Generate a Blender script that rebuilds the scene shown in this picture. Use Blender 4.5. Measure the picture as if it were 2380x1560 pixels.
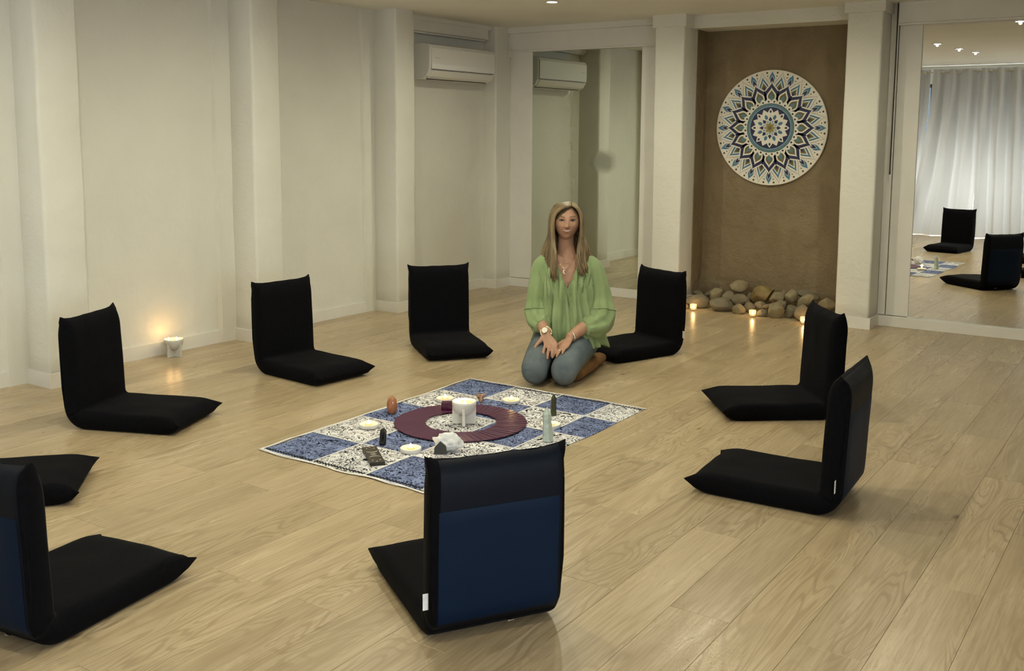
import bpy, bmesh, math, random
from mathutils import Vector, Matrix, noise
PI = math.pi
R = math.radians
for o in list(bpy.data.objects):
    bpy.data.objects.remove(o, do_unlink=True)
SC = bpy.context.scene
COL = SC.collection

# ------------------------------------------------------------------ camera
# room axes: X runs along the far wall (right), Y along the floor planks towards the far wall
def cam_matrix(pitch, roll, th, H):
    cp, sp = math.cos(pitch), math.sin(pitch)
    right = Vector((1, 0, 0)); fwd = Vector((0, cp, -sp)); down = Vector((0, -sp, -cp))
    cr, sr = math.cos(roll), math.sin(roll)
    rr = cr * right + sr * down; dd = -sr * right + cr * down
    def rm(v): return Vector((math.sin(th) * v.x - math.cos(th) * v.y, math.cos(th) * v.x + math.sin(th) * v.y, v.z))
    rr, dd, ff = rm(rr), rm(dd), rm(fwd)
    M = Matrix(((rr.x, -dd.x, -ff.x, 0), (rr.y, -dd.y, -ff.y, 0), (rr.z, -dd.z, -ff.z, H), (0, 0, 0, 1)))
    return M
cd = bpy.data.cameras.new('camera')
cam = bpy.data.objects.new('camera', cd); COL.objects.link(cam)
cam.matrix_world = cam_matrix(0.1223, -0.0053, 0.9769, 1.4)
cd.sensor_fit = 'HORIZONTAL'; cd.sensor_width = 36.0
cd.lens = 2351.0 / 2380.0 * 36.0
cd.shift_y = -(780 - 598.9) / 2380.0
cd.clip_start = 0.02; cd.clip_end = 100
SC.camera = cam

# ------------------------------------------------------------------ light and exposure
EXPOSURE = 0.86
SPOT_W = 20.0
SPOT_COL = (1.0, 0.975, 0.75)
DAY_W = 150.0
SIDE_W = 80.0
DAY_COL = (0.90, 0.93, 1.0)
CANDLE_COL = (1.0, 0.55, 0.2)
cy = SC.cycles
cy.max_bounces = 6; cy.diffuse_bounces = 3; cy.glossy_bounces = 4; cy.transmission_bounces = 4; cy.transparent_max_bounces = 8
cy.caustics_reflective = False; cy.caustics_refractive = False
cy.use_adaptive_sampling = True; cy.adaptive_threshold = 0.1; cy.adaptive_min_samples = 12
SC.view_settings.view_transform = 'Standard'
SC.view_settings.look = 'None'
SC.view_settings.exposure = EXPOSURE
SC.view_settings.gamma = 1.0
SC.view_settings.use_curve_mapping = False
w = bpy.data.worlds.new('world'); SC.world = w; w.use_nodes = True
w.node_tree.nodes['Background'].inputs[0].default_value = (0.62, 0.78, 1.0, 1)
w.node_tree.nodes['Background'].inputs[1].default_value = 0.3
ld = bpy.data.lights.new('daylight', 'AREA'); ld.shape = 'RECTANGLE'; ld.size = 5.0; ld.size_y = 1.25
ld.energy = DAY_W; ld.color = DAY_COL
day = bpy.data.objects.new('daylight', ld); COL.objects.link(day)
day.location = (-2.3, -1.3, .72); day.rotation_euler = (R(90), 0, 0)   # outside the glass doors, shining in (+Y)

ls = bpy.data.lights.new('daylight_side', 'AREA'); ls.shape = 'RECTANGLE'; ls.size = 1.7; ls.size_y = 1.7
ls.energy = SIDE_W; ls.color = DAY_COL
side = bpy.data.objects.new('daylight_side', ls); COL.objects.link(side)
side.location = (2.45, .45, 1.2); side.rotation_euler = (0, R(90), 0)   # outside the window in the right wall, shining in (-X)

# ------------------------------------------------------------------ helpers
def link(o, parent=None):
    COL.objects.link(o)
    if parent is not None: o.parent = parent
    return o
def mesh(name, v, f, mat=None, parent=None, smooth=False, loc=None, rz=None, mi=None, kind=None):
    me = bpy.data.meshes.new(name)
    me.from_pydata([tuple(p) for p in v], [], [tuple(q) for q in f])
    if mat is not None:
        for m in (mat if isinstance(mat, (list, tuple)) else [mat]): me.materials.append(m)
    if mi is not None:
        me.polygons.foreach_set('material_index', mi)
    if smooth:
        me.polygons.foreach_set('use_smooth', [True] * len(me.polygons))
    me.update()
    o = bpy.data.objects.new(name, me); link(o, parent)
    if loc is not None: o.location = loc
    if rz is not None: o.rotation_euler = (0, 0, rz)
    if kind: o['kind'] = kind
    return o
def tag(o, label, cat, group=None):
    o['label'] = label; o['category'] = cat
    if group: o['group'] = group
    return o
def thing(name, label, cat, loc=(0, 0, 0), rz=0, group=None):
    o = bpy.data.objects.new(name, None); o.empty_display_size = 0.1
    COL.objects.link(o); o.location = loc; o.rotation_euler = (0, 0, rz)
    return tag(o, label, cat, group)
def copy_tree(o, parent=None):
    c = o.copy(); link(c, None); c.parent = parent
    for ch in list(o.children): copy_tree(ch, c)
    return c
def bevel(o, wd=0.004, seg=2):
    m = o.modifiers.new('bevel', 'BEVEL'); m.width = wd; m.segments = seg; m.limit_method = 'ANGLE'
    return o
class G:
    """collects geometry for one mesh"""
    def __init__(s): s.v = []; s.f = []; s.m = []
    def add(s, v, f, m=0):
        n = len(s.v); s.v += [tuple(p) for p in v]
        for q in f: s.f.append(tuple(i + n for i in q)); s.m.append(m)
        return s
    def box(s, x0, x1, y0, y1, z0, z1, m=0):
        v = [(x0, y0, z0), (x1, y0, z0), (x1, y1, z0), (x0, y1, z0), (x0, y0, z1), (x1, y0, z1), (x1, y1, z1), (x0, y1, z1)]
        return s.add(v, [(3, 2, 1, 0), (4, 5, 6, 7), (0, 1, 5, 4), (1, 2, 6, 5), (2, 3, 7, 6), (3, 0, 4, 7)], m)
    def loft(s, rings, closed=True, cap0=True, cap1=True, m=0):
        n = len(rings[0]); v = [p for r in rings for p in r]; f = []
        for i in range(len(rings) - 1):
            for j in range(n if closed else n - 1):
                a = i * n + j; b = i * n + (j + 1) % n
                f.append((a, b, b + n, a + n))
        if cap0: f.append(tuple(range(n - 1, -1, -1)))
        if cap1: f.append(tuple(range((len(rings) - 1) * n, len(rings) * n)))
        return s.add(v, f, m)
    def lathe(s, prof, seg=24, c=(0, 0, 0), m=0, cap0=True, cap1=True):
        rings = [[(c[0] + r * math.cos(2 * PI * k / seg), c[1] + r * math.sin(2 * PI * k / seg), c[2] + z) for k in range(seg)] for r, z in prof]
        return s.loft(rings, True, cap0, cap1, m)
    def tube(s, pts, rad, seg=10, m=0, flat=None, up=(0, 0, 1), ripple=None):
        """rad: list of radii (or (a,b) pairs; a along side, b along frame-up)"""
        pts = [Vector(p) for p in pts]; rings = []
        u = Vector(up)
        for i, p in enumerate(pts):
            t = (pts[min(i + 1, len(pts) - 1)] - pts[max(i - 1, 0)]).normalized()
            side = t.cross(u)
            if side.length < 1e-4: side = t.cross(Vector((1, 0.1, 0)))
            side.normalize(); nn = side.cross(t).normalized(); u = nn
            r = rad[i] if isinstance(rad, (list, tuple)) else rad
            a, b = r if isinstance(r, (list, tuple)) else (r, r)
            ring = []
            for k in range(seg):
                an = 2 * PI * k / seg
                q = ripple(i / (len(pts) - 1), an) if ripple else 1.0
                ring.append(p + side * (a * math.cos(an) * q) + nn * (b * math.sin(an) * q))
            rings.append(ring)
        return s.loft(rings, True, True, True, m)
    def ball(s, c, r, m=0, nu=16, nv=10):
        rx, ry, rz = r if isinstance(r, (list, tuple)) else (r, r, r)
        rings = []
        for i in range(nv + 1):
            th = PI * (i + 0.02) / (nv + 0.04)
            rings.append([(c[0] + rx * math.sin(th) * math.cos(2 * PI * k / nu), c[1] + ry * math.sin(th) * math.sin(2 * PI * k / nu), c[2] - rz * math.cos(th)) for k in range(nu)])
        return s.loft(rings, True, True, True, m)
    def obj(s, name, mat, parent=None, smooth=False, **k):
        return mesh(name, s.v, s.f, mat, parent, smooth, mi=s.m if isinstance(mat, (list, tuple)) else None, **k)
def lerp(a, b, t): return a + (b - a) * t
def interp(tab, x):
    """piecewise smooth interpolation of rows (x, a, b, ...)"""
    if x <= tab[0][0]: return tab[0][1:]
    for i in range(len(tab) - 1):
        if x <= tab[i + 1][0]:
            t = (x - tab[i][0]) / (tab[i + 1][0] - tab[i][0]); t = t * t * (3 - 2 * t) * .5 + t * .5
            return tuple(lerp(p, q, t) for p, q in zip(tab[i][1:], tab[i + 1][1:]))
    return tab[-1][1:]
def spline(ctrl, n):
    """Catmull-Rom through ctrl (tuples of any length), n samples"""
    out = []; m = len(ctrl) - 1
    for k in range(n):
        x = k / (n - 1) * m; i = min(int(x), m - 1); t = x - i
        p0, p1, p2, p3 = ctrl[max(i - 1, 0)], ctrl[i], ctrl[i + 1], ctrl[min(i + 2, m)]
        out.append(tuple(0.5 * (2 * b + (c - a) * t + (2 * a - 5 * b + 4 * c - d) * t * t + (-a + 3 * b - 3 * c + d) * t ** 3) for a, b, c, d in zip(p0, p1, p2, p3)))
    return out

# ------------------------------------------------------------------ materials
class NT:
    def __init__(s, name):
        s.mat = bpy.data.materials.new(name); s.mat.use_nodes = True
        s.t = s.mat.node_tree; s.n = s.t.nodes; s.l = s.t.links
        s.b = s.n['Principled BSDF']; s.out = s.n['Material Output']
    def new(s, typ, **k):
        x = s.n.new(typ)
        for a, b in k.items(): setattr(x, a, b)
        return x
    def link(s, a, b): s.l.new(a, b)
    def coords(s, kind='Object', scale=(1, 1, 1), rnd=False):
        tc = s.new('ShaderNodeTexCoord'); mp = s.new('ShaderNodeMapping'); mp.inputs['Scale'].default_value = scale
        src = tc.outputs[kind]
        if rnd:
            oi = s.new('ShaderNodeObjectInfo'); mu = s.new('ShaderNodeMath', operation='MULTIPLY'); mu.inputs[1].default_value = 173.0
            s.link(oi.outputs['Random'], mu.inputs[0])
            ad = s.new('ShaderNodeVectorMath', operation='ADD'); s.link(src, ad.inputs[0]); s.link(mu.outputs[0], ad.inputs[1]); src = ad.outputs[0]
        s.link(src, mp.inputs['Vector']); return mp.outputs[0]
    def noise(s, vec, scale, detail=4, rough=.5, dist=0):
        x = s.new('ShaderNodeTexNoise'); x.inputs['Scale'].default_value = scale; x.inputs['Detail'].default_value = detail
        x.inputs['Roughness'].default_value = rough; x.inputs['Distortion'].default_value = dist
        s.link(vec, x.inputs['Vector']); return x.outputs['Fac']
    def ramp(s, fac, stops, interp='LINEAR'):
        x = s.new('ShaderNodeValToRGB'); e = x.color_ramp.elements; x.color_ramp.interpolation = interp
        while len(e) < len(stops): e.new(0.5)
        for i, (p, c) in enumerate(stops):
            e[i].position = p; e[i].color = (c[0], c[1], c[2], 1) if len(c) == 3 else c
        s.link(fac, x.inputs[0]); return x.outputs[0]
    def mix(s, fac, a, b, mode='MIX'):
        x = s.new('ShaderNodeMix', data_type='RGBA', blend_type=mode)
        for sock, v in ((x.inputs[0], fac), (x.inputs[6], a), (x.inputs[7], b)):
            if isinstance(v, (int, float)): sock.default_value = v
            elif isinstance(v, (tuple, list)): sock.default_value = (v[0], v[1], v[2], 1)
            else: s.link(v, sock)
        return x.outputs[2]
    def math(s, op, a, b=None, c=None):
        x = s.new('ShaderNodeMath', operation=op)
        for sock, v in zip(x.inputs, (a, b, c)):
            if v is None: continue
            if isinstance(v, (int, float)): sock.default_value = v
            else: s.link(v, sock)
        return x.outputs[0]
    def bump(s, h, strength=.3, dist=.01):
        x = s.new('ShaderNodeBump'); x.inputs['Strength'].default_value = strength; x.inputs['Distance'].default_value = dist
        s.link(h, x.inputs['Height']); s.link(x.outputs[0], s.b.inputs['Normal']); return x
    def set(s, **k):
        for a, v in k.items():
            sock = s.b.inputs[a.replace('_', ' ')]
            if isinstance(v, (int, float)): sock.default_value = v
            elif isinstance(v, (tuple, list)): sock.default_value = (v[0], v[1], v[2], 1) if len(v) == 3 else v
            else: s.link(v, sock)
        return s
def simple(name, col, rough=.5, var=.12, scale=30, bump=0, metal=0, spec=.5, bdist=.002, **k):
    n = NT(name); c = n.coords()
    f = n.noise(c, scale, 3)
    lo = tuple(x * (1 - var) for x in col); hi = tuple(min(1, x * (1 + var)) for x in col)
    n.set(Base_Color=n.ramp(f, [(.3, lo), (.7, hi)]), Roughness=rough, Metallic=metal)
    n.b.inputs['Specular IOR Level'].default_value = spec
    if bump: n.bump(f, bump, bdist)
    n.set(**k)
    return n.mat
def emit(name, col, strength):
    n = NT(name); n.set(Base_Color=col, Emission_Color=col, Emission_Strength=strength, Roughness=.5); return n.mat

def plaster_mat(name, col, var=.05, lumps=.35, stain=None):
    n = NT(name); c = n.coords('Object')
    big = n.noise(c, 1.6, 3); mid = n.noise(c, 7, 4, .55); fine = n.noise(c, 60, 3)
    cc = n.ramp(big, [(.3, tuple(x * (1 - var) for x in col)), (.7, tuple(min(1, x * (1 + var * .4)) for x in col))])
    if stain:
        cc = n.mix(n.ramp(n.noise(n.coords('Object', (1, 1, .55)), 4.5, 5, .6, .6), [(.42, (0, 0, 0)), (.68, (1, 1, 1))]), cc, stain)
    h = n.math('ADD', n.math('MULTIPLY', mid, 1.0), n.math('MULTIPLY', fine, .12))
    n.set(Base_Color=cc, Roughness=.72); n.b.inputs['Specular IOR Level'].default_value = .25
    n.bump(h, lumps, .03); return n.mat
M = {}
M['wall'] = plaster_mat('white_plaster', (.755, .735, .65))
M['ceiling'] = plaster_mat('ceiling_paint', (.86, .84, .77), .03, .12)
M['brown'] = plaster_mat('brown_clay_plaster', (.25, .19, .112), .10, .95, (.205, .15, .085))
M['trim'] = simple('white_trim_paint', (.76, .73, .66), .42, .03, 6, .05)
M['gap'] = simple('dark_seam', (.05, .045, .035), .8)

def wood():
    n = NT('oak_laminate'); c = n.coords('Object', (1, 1, 1), True)
    def mp(scale):
        m = n.new('ShaderNodeMapping'); m.inputs['Scale'].default_value = scale; n.link(c, m.inputs['Vector']); return m.outputs[0]
    fibre = n.noise(mp((1, .035, 1)), 150, 4, .6)
    streak = n.noise(mp((1, .10, 1)), 16, 5, .6, .3)
    field = n.noise(mp((1, .17, 1)), 6.5, 2, .45, .5)
    rings = n.math('MULTIPLY_ADD', n.math('SINE', n.math('MULTIPLY', field, 125.0)), .5, .5)
    ringm = n.ramp(n.noise(mp((1, .3, 1)), 3.0, 2), [(.44, (0, 0, 0)), (.58, (1, 1, 1))])
    base = n.ramp(streak, [(.25, (.40, .305, .178)), (.5, (.505, .398, .245)), (.75, (.59, .478, .315))])
    base = n.mix(n.math('MULTIPLY', n.ramp(rings, [(.55, (0, 0, 0)), (.95, (1, 1, 1))]), n.math('MULTIPLY', ringm, .62)), base, (.30, .215, .118))
    base = n.mix(n.ramp(fibre, [(.35, (.65, .65, .65)), (.6, (0, 0, 0))]), base, (.355, .26, .145))
    # knots
    vo = n.new('ShaderNodeTexVoronoi'); vo.inputs['Scale'].default_value = 4.2; n.link(mp((1, .42, 1)), vo.inputs['Vector'])
    kn = n.ramp(n.math('ADD', vo.outputs['Distance'], n.math('MULTIPLY', fibre, .05)), [(.045, (1, 1, 1)), (.085, (0, 0, 0))])
    base = n.mix(n.math('MULTIPLY', kn, .75), base, (.13, .075, .035))
    oi = n.new('ShaderNodeObjectInfo')
    base = n.mix(1.0, base, n.ramp(oi.outputs['Random'], [(0, (.86, .85, .83)), (.5, (.97, .96, .95)), (1, (1.06, 1.05, 1.04))]), 'MULTIPLY')
    n.set(Base_Color=base, Roughness=n.ramp(streak, [(.3, (.34, .34, .34)), (.7, (.26, .26, .26))]))
    n.b.inputs['Specular IOR Level'].default_value = .42
    n.bump(n.math('ADD', fibre, n.math('MULTIPLY', rings, .12)), .10, .002)
    return n.mat
M['wood'] = wood()

def mirror_mat(name, tint, smudge=None):
    n = NT(name); n.set(Base_Color=tint, Metallic=1.0, Roughness=0.0)
    if smudge:
        tc = n.coords('Object')
        nz = n.noise(tc, 9, 4)
        d = n.new('ShaderNodeVectorMath', operation='DISTANCE')
        mp = n.new('ShaderNodeMapping'); mp.inputs['Scale'].default_value = (1, 1, 1.35); n.link(tc, mp.inputs['Vector'])
        n.link(mp.outputs[0], d.inputs[0]); d.inputs[1].default_value = (smudge[0], 0, smudge[1] * 1.35)
        f = n.ramp(n.math('ADD', d.outputs['Value'], n.math('MULTIPLY', n.math('SUBTRACT', nz, .5), .10)), [(.07, (1, 1, 1)), (.15, (0, 0, 0))])
        f2 = n.math('MULTIPLY', f, .5)
        n.set(Base_Color=n.mix(f2, tint, (.28, .29, .25)), Roughness=n.math('MULTIPLY', f, .25))
    return n.mat
M['mirror'] = mirror_mat('mirror_silver', (.88, .88, .85))
M['mirror_s'] = mirror_mat('mirror_silver_smudged', (.74, .79, .73), (.19, .06))
M['velvet'] = simple('black_suede', (.0030, .0030, .0042), .9, .3, 60, .25, spec=.08, Sheen_Weight=.015, Sheen_Roughness=.4)
M['navy'] = simple('navy_nylon', (.0022, .0105, .031), .55, .12, 200, .15, spec=.12)
M['navy_dark'] = simple('dark_navy_nylon', (.0032, .0052, .0105), .55, .15, 200, .12, spec=.12)
M['tagw'] = simple('white_fabric_tag', (.8, .8, .78), .7)
M['chrome'] = simple('chrome', (.75, .74, .72), .2, .02, metal=1)
M['ceramic'] = simple('white_stoneware', (.70, .68, .63), .55, .04, 60, .06)
M['ceramic_g'] = simple('grey_stoneware', (.56, .54, .48), .6, .06, 60, .08)
M['plastic'] = simple('white_ac_plastic', (.76, .74, .68), .22, .01, 3, spec=.5)
M['darkslot'] = simple('dark_vent_slot', (.02, .018, .014), .7)
M['grey'] = simple('grey_print', (.25, .24, .22), .5)
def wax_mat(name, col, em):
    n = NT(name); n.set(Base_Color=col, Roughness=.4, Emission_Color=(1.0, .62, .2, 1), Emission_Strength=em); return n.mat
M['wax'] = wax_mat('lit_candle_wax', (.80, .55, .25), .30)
M['flame'] = emit('candle_flame', (1.0, .78, .38), 22.0)
M['wick'] = simple('wick', (.02, .015, .01), .9)
def glassy(name, col, tr=.8, rough=.03):
    n = NT(name); t = n.new('ShaderNodeBsdfTransparent'); t.inputs[0].default_value = (*col, 1)
    mx = n.new('ShaderNodeMixShader'); mx.inputs[0].default_value = tr
    n.set(Base_Color=col, Roughness=rough); n.link(n.b.outputs[0], mx.inputs[1]); n.link(t.outputs[0], mx.inputs[2]); n.link(mx.outputs[0], n.out.inputs[0]); return n.mat
M['glass'] = glassy('clear_glass', (.93, .95, .95), .86)
M['pane'] = glassy('window_glass', (.95, .97, .97), .93)
M['lens'] = emit('downlight_lens', (1.0, .93, .78), 30.0)

# ------------------------------------------------------------------ floor
XL, XR, YF, YB = -5.35, 1.9, -0.85, 7.95
fl = G(); fl.box(XL - .1, XR + .1, YF - .1, YB + .1, -.10, -.0125)
floor = fl.obj('floor', simple('underlay', (.30, .22, .13), .8)); floor['kind'] = 'structure'; floor['label'] = 'pale oak laminate plank floor'
PW, PL = .191, 1.2
def plank_geo(x0, x1, y0, y1):
    g = .0003; b = .0008; cx, cy = (x0 + x1) / 2, (y0 + y1) / 2; hx, hy = (x1 - x0) / 2 - g, (y1 - y0) / 2 - g
    v = []
    for z, q in ((-.012, 0), (-b, 0), (0, b)):
        v += [(-hx + q, -hy + q, z), (hx - q, -hy + q, z), (hx - q, hy - q, z), (-hx + q, hy - q, z)]
    f = [(8, 9, 10, 11)]
    for k in (0, 4):
        for i in range(4): f.append((k + i, k + (i + 1) % 4, k + 4 + (i + 1) % 4, k + 4 + i))
    return v, f, cx, cy
shared = {}; rest = G(); n_pl = 0
row = -12
while True:
    x1 = -(.449 + PW * row); x0 = x1 - PW; row += 1
    if x1 < XL: break
    x1c, x0c = min(x1, XR), max(x0, XL)
    if x1c - x0c < .01: continue
    par = (row - 1) % 2
    y = (2.05 if par == 0 else 2.65) - 3 * PL
    while y < YB:
        y0, y1 = max(y, YF), min(y + PL, YB); y += PL
        if y1 - y0 < .02: continue
        v, f, cx, cy = plank_geo(x0c, x1c, y0, y1)
        if x0c > 0.6 or y1 < 0.2:
            rest.add([(a + cx, b + cy, c) for a, b, c in v], f); continue
        key = (round(x1c - x0c, 4), round(y1 - y0, 4))
        if key not in shared:
            o = mesh('plank', v, f, M['wood'], floor, loc=(cx, cy, 0)); shared[key] = o.data
        else:
            o = bpy.data.objects.new('plank', shared[key]); link(o, floor); o.location = (cx, cy, 0)
        n_pl += 1
o = rest.obj('plank_field', M['wood'], floor); o['kind'] = 'stuff'
print('planks', n_pl)

# ------------------------------------------------------------------ walls, pilasters, ceiling
CE = 2.335
def struct(o, label=None):
    o['kind'] = 'structure'
    if label: o['label'] = label
    return o
def wavy_box(x0, x1, y0, y1, z0, z1, amp=.004, seed=0, n=14, taper=0):
    """vertical plaster block with slightly uneven edges, rounded corners"""
    g = G(); rings = []
    r = min(.018, (x1 - x0) * .3, (y1 - y0) * .3)
    pl = []
    for cx, cy, a0 in ((x1 - r, y1 - r, 0), (x0 + r, y1 - r, 90), (x0 + r, y0 + r, 180), (x1 - r, y0 + r, 270)):
        for k in range(4): pl.append((cx + r * math.cos(R(a0 + 30 * k)), cy + r * math.sin(R(a0 + 30 * k))))
    for i in range(n + 1):
        z = lerp(z0, z1, i / n); ring = []
        for j, (px, py) in enumerate(pl):
            d = noise.noise_vector(Vector((px * 3 + seed, py * 3, z * 2.3))) * amp
            ring.append((px + d.x, py + d.y, z))
        rings.append(ring)
    return g.loft(rings)
wl = G(); wl.box(XL - .12, XL, YF, 7.72, 0, 2.55)
wall_left = struct(wl.obj('wall_left', M['wall']), 'long white plastered wall with shallow bays')
for i, (y0, y1, xf) in enumerate(((-.12, .13, -5.11), (1.60, 1.85, -5.11), (3.075, 3.325, -5.11), (4.555, 4.795, -5.11), (5.975, 6.20, -5.11), (7.45, 7.72, -5.21))):
    o = wavy_box(XL - .05, xf, y0, y1, 0, 2.5, .006, i * 7.1).obj('pilaster', M['wall'], wall_left, True)
    if i < 5:   # shallow raised strip on the near side of each pilaster
        g = G(); q = .135
        v = [(XL - .01, y0 - q, 0), (XL + .022, y0 - q + .02, 0), (XL + .022, y0 + .05, 0), (XL - .01, y0 + .05, 0)]
        v2 = [(x, y - (.02 if k in (0, 1) else 0), 2.5) for k, (x, y, z) in enumerate(v)]
        g.loft([v, v2]); g.obj('plaster_strip', M['wall'], wall_left)
def baseboard(name, pts, h=.082, t=.014, label=None):
    """pts: plan polyline of the wall face, room on the right-hand side of travel"""
    g = G(); off = []
    P = [Vector(p) for p in pts]
    for i, p in enumerate(P):
        ns = []
        for a, b in ((i - 1, i), (i, i + 1)):
            if a >= 0 and b < len(P):
                d = (P[b] - P[a]).normalized(); ns.append(Vector((d.y, -d.x)))
        nn = ns[0] if len(ns) == 1 else (ns[0] + ns[1]) / (1 + ns[0].dot(ns[1]))
        off.append(p + nn * t)
    for i in range(len(P) - 1):
        a, b, c, d = P[i], P[i + 1], off[i + 1], off[i]
        g.add([(a.x, a.y, 0), (b.x, b.y, 0), (c.x, c.y, 0), (d.x, d.y, 0), (a.x, a.y, h), (b.x, b.y, h), (c.x, c.y, h), (d.x, d.y, h)],
              [(4, 5, 6, 7), (3, 2, 6, 7), (0, 1, 5, 4), (0, 3, 7, 4), (1, 2, 6, 5)])
    return struct(g.obj(name, M['trim']), label)
bl = [(XL, YF)]
for y0, y1, xf in ((-.12, .13, -5.11), (1.60, 1.85, -5.11), (3.075, 3.325, -5.11), (4.555, 4.795, -5.11), (5.975, 6.20, -5.11)):
    bl += [(XL, y0), (xf, y0), (xf, y1), (XL, y1)]
bl += [(XL, 7.45), (-5.21, 7.45), (-5.21, 7.69)]
baseboard('baseboard_left', bl, label='white skirting board around the wall bays')

wb = G(); wb.box(XL - .1, XR + .1, 7.95, 8.05, 0, 2.55)
wb.box(XL - .1, -3.405, 7.69, 7.95, 0, 2.55); wb.box(-2.145, XR + .1, 7.69, 7.95, 0, 2.55)
wall_back = struct(wb.obj('wall_back', M['wall']), 'far wall of the room')
g = wavy_box(-3.42, -2.13, 7.88, 7.96, 0, 2.4, .004, 3)
feat = struct(g.obj('wall_feature', M['brown'], None, True), 'brown clay feature wall recessed between two white pillars')
for x0, x1 in ((-3.41, -3.397), (-2.153, -2.14)):
    g = G(); g.box(x0, x1, 7.685, 7.9, 0, 2.3); g.obj('reveal', M['brown'], feat)
g = G(); g.box(-3.41, -2.14, 7.585, 7.95, 2.232, 2.5)
o = struct(g.obj('trim_1', M['wall']), 'white beam above the brown wall'); bevel(o, .006)
g = G(); g.box(-3.352, -3.325, 7.577, 7.586, 2.25, 2.295); g.obj('cable_clip', M['trim'], o)
for x0, x1, nm in ((-3.66, -3.405, 'left'), (-2.15, -1.90, 'right')):
    o = struct(wavy_box(x0, x1, 7.44, 7.72, 0, 2.5, .004, x0 * 5).obj('trim_2' if nm == 'left' else 'trim_3', M['wall'], None, True), 'white plastered pillar on the %s of the brown wall' % nm)
    g = G(); g.box(x0 - .018, x1 + .018, 7.424, 7.72, 2.238 if nm == 'left' else 2.262, 2.5); bevel(g.obj('capital', M['wall'], o), .006)
    baseboard('baseboard_%s_pillar' % nm, [(x0, 7.7), (x0, 7.44), (x1, 7.44), (x1, 7.7)][::1], label='white skirting around the %s pillar' % nm)
# boards framing the two mirrors
def board(name, x0, x1, y0, y1, z0, z1, parent, bv=.003):
    g = G(); g.box(x0, x1, y0, y1, z0, z1); return bevel(g.obj(name, M['trim'], parent), bv)
t = struct(bpy.data.objects.new('trim_4', None), 'white boards framing the mirror left of the pillar'); COL.objects.link(t)
board('frame_board', -5.21, -4.97, 7.672, 7.692, .082, 2.14, t)
board('frame_board', -3.89, -3.66, 7.672, 7.692, .082, 2.14, t)
board('skirting', -5.21, -3.66, 7.668, 7.692, 0, .078, t)
board('header', -5.21, -3.64, 7.645, 7.692, 2.125, 2.285, t)
board('header_lip', -5.225, -3.64, 7.635, 7.692, 2.118, 2.132, t)
board('header_strip', -5.21, -3.64, 7.625, 7.692, 2.285, 2.40, t)
board('end_bracket', -5.212, -5.185, 7.62, 7.68, 2.075, 2.15, t)
t = struct(bpy.data.objects.new('trim_5', None), 'white boards framing the mirror right of the pillar'); COL.objects.link(t)
board('frame_board', -1.838, -1.68, 7.664, 7.692, .082, 2.19, t)
board('frame_board', -1.90, -1.845, 7.666, 7.692, .082, 2.40, t)
board('skirting', -1.90, XR, 7.636, 7.692, 0, .078, t)
board('header', -1.838, XR, 7.61, 7.692, 2.19, 2.40, t)
board('header_lip', -1.838, XR, 7.603, 7.692, 2.176, 2.190, t)
g = G(); g.tube([(-1.842, 7.60, 2.33), (-1.842, 7.605, 1.9), (-1.842, 7.60, 1.14)], .0045, 6); g.ball((-1.842, 7.60, 1.13), (.007, .007, .012), nu=8, nv=6)
tag(g.obj('pull_cord', M['gap'], None, True), 'thin dark pull cord hanging beside the large right mirror', 'cord')

sy0, sy1, sz0, sz1 = -.45, 1.35, .25, 2.1
wr = G(); wr.box(XR, XR + .1, YF, sy0, 0, 2.55); wr.box(XR, XR + .1, sy1, 7.95, 0, 2.55); wr.box(XR, XR + .1, sy0, sy1, 0, sz0); wr.box(XR, XR + .1, sy0, sy1, sz1, 2.55)
win2 = bpy.data.objects.new('window_2', None); COL.objects.link(win2); win2['kind'] = 'structure'; win2['label'] = 'window in the right wall beside the camera'
for k in range(2):
    a, b = lerp(sy0, sy1, k / 2), lerp(sy0, sy1, (k + 1) / 2); g = G()
    g.box(XR + .02, XR + .08, a, a + .05, sz0, sz1); g.box(XR + .02, XR + .08, b - .05, b, sz0, sz1); g.box(XR + .02, XR + .08, a + .05, b - .05, sz0, sz0 + .05); g.box(XR + .02, XR + .08, a + .05, b - .05, sz1 - .05, sz1)
    fr = g.obj('window_frame', M['trim'], win2)
    g = G(); g.box(XR + .045, XR + .051, a + .045, b - .045, sz0 + .045, sz1 - .045); g.obj('pane', M['pane'], fr)
struct(wr.obj('wall_right', M['wall']), 'plain white wall on the right')
# ceiling: flat over the far half, rising gently towards the glass doors
cg = G()
prof = [(8.0, CE), (5.0, CE), (YF - .2, 2.51)]
va = [(x, y, z) for y, z in prof for x in (XL - .1, XR + .1)] + [(x, y, 2.7) for y, z in prof for x in (XL - .1, XR + .1)]
cg.add(va, [(0, 1, 3, 2), (2, 3, 5, 4), (6, 8, 9, 7), (8, 10, 11, 9), (0, 2, 8, 6), (2, 4, 10, 8), (1, 7, 9, 3), (3, 9, 11, 5), (0, 6, 7, 1), (4, 5, 11, 10)])
struct(cg.obj('ceiling', M['ceiling']), 'flat cream ceiling with recessed downlights')
def ceil_z(y): return CE if y > 5 else lerp(CE, 2.51, (5 - y) / (5 - (YF - .2)))
g = G(); g.box(XL, -5.27, 6.2, 7.42, 2.215, 2.34); g.box(XL, -5.255, 6.2, 7.44, 2.30, 2.34); g.box(XL, -5.285, 6.2, 7.40, 2.20, 2.216)
struct(bevel(g.obj('trim_6', M['trim']), .006), 'boxed-in white ledge above the air conditioner')

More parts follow.
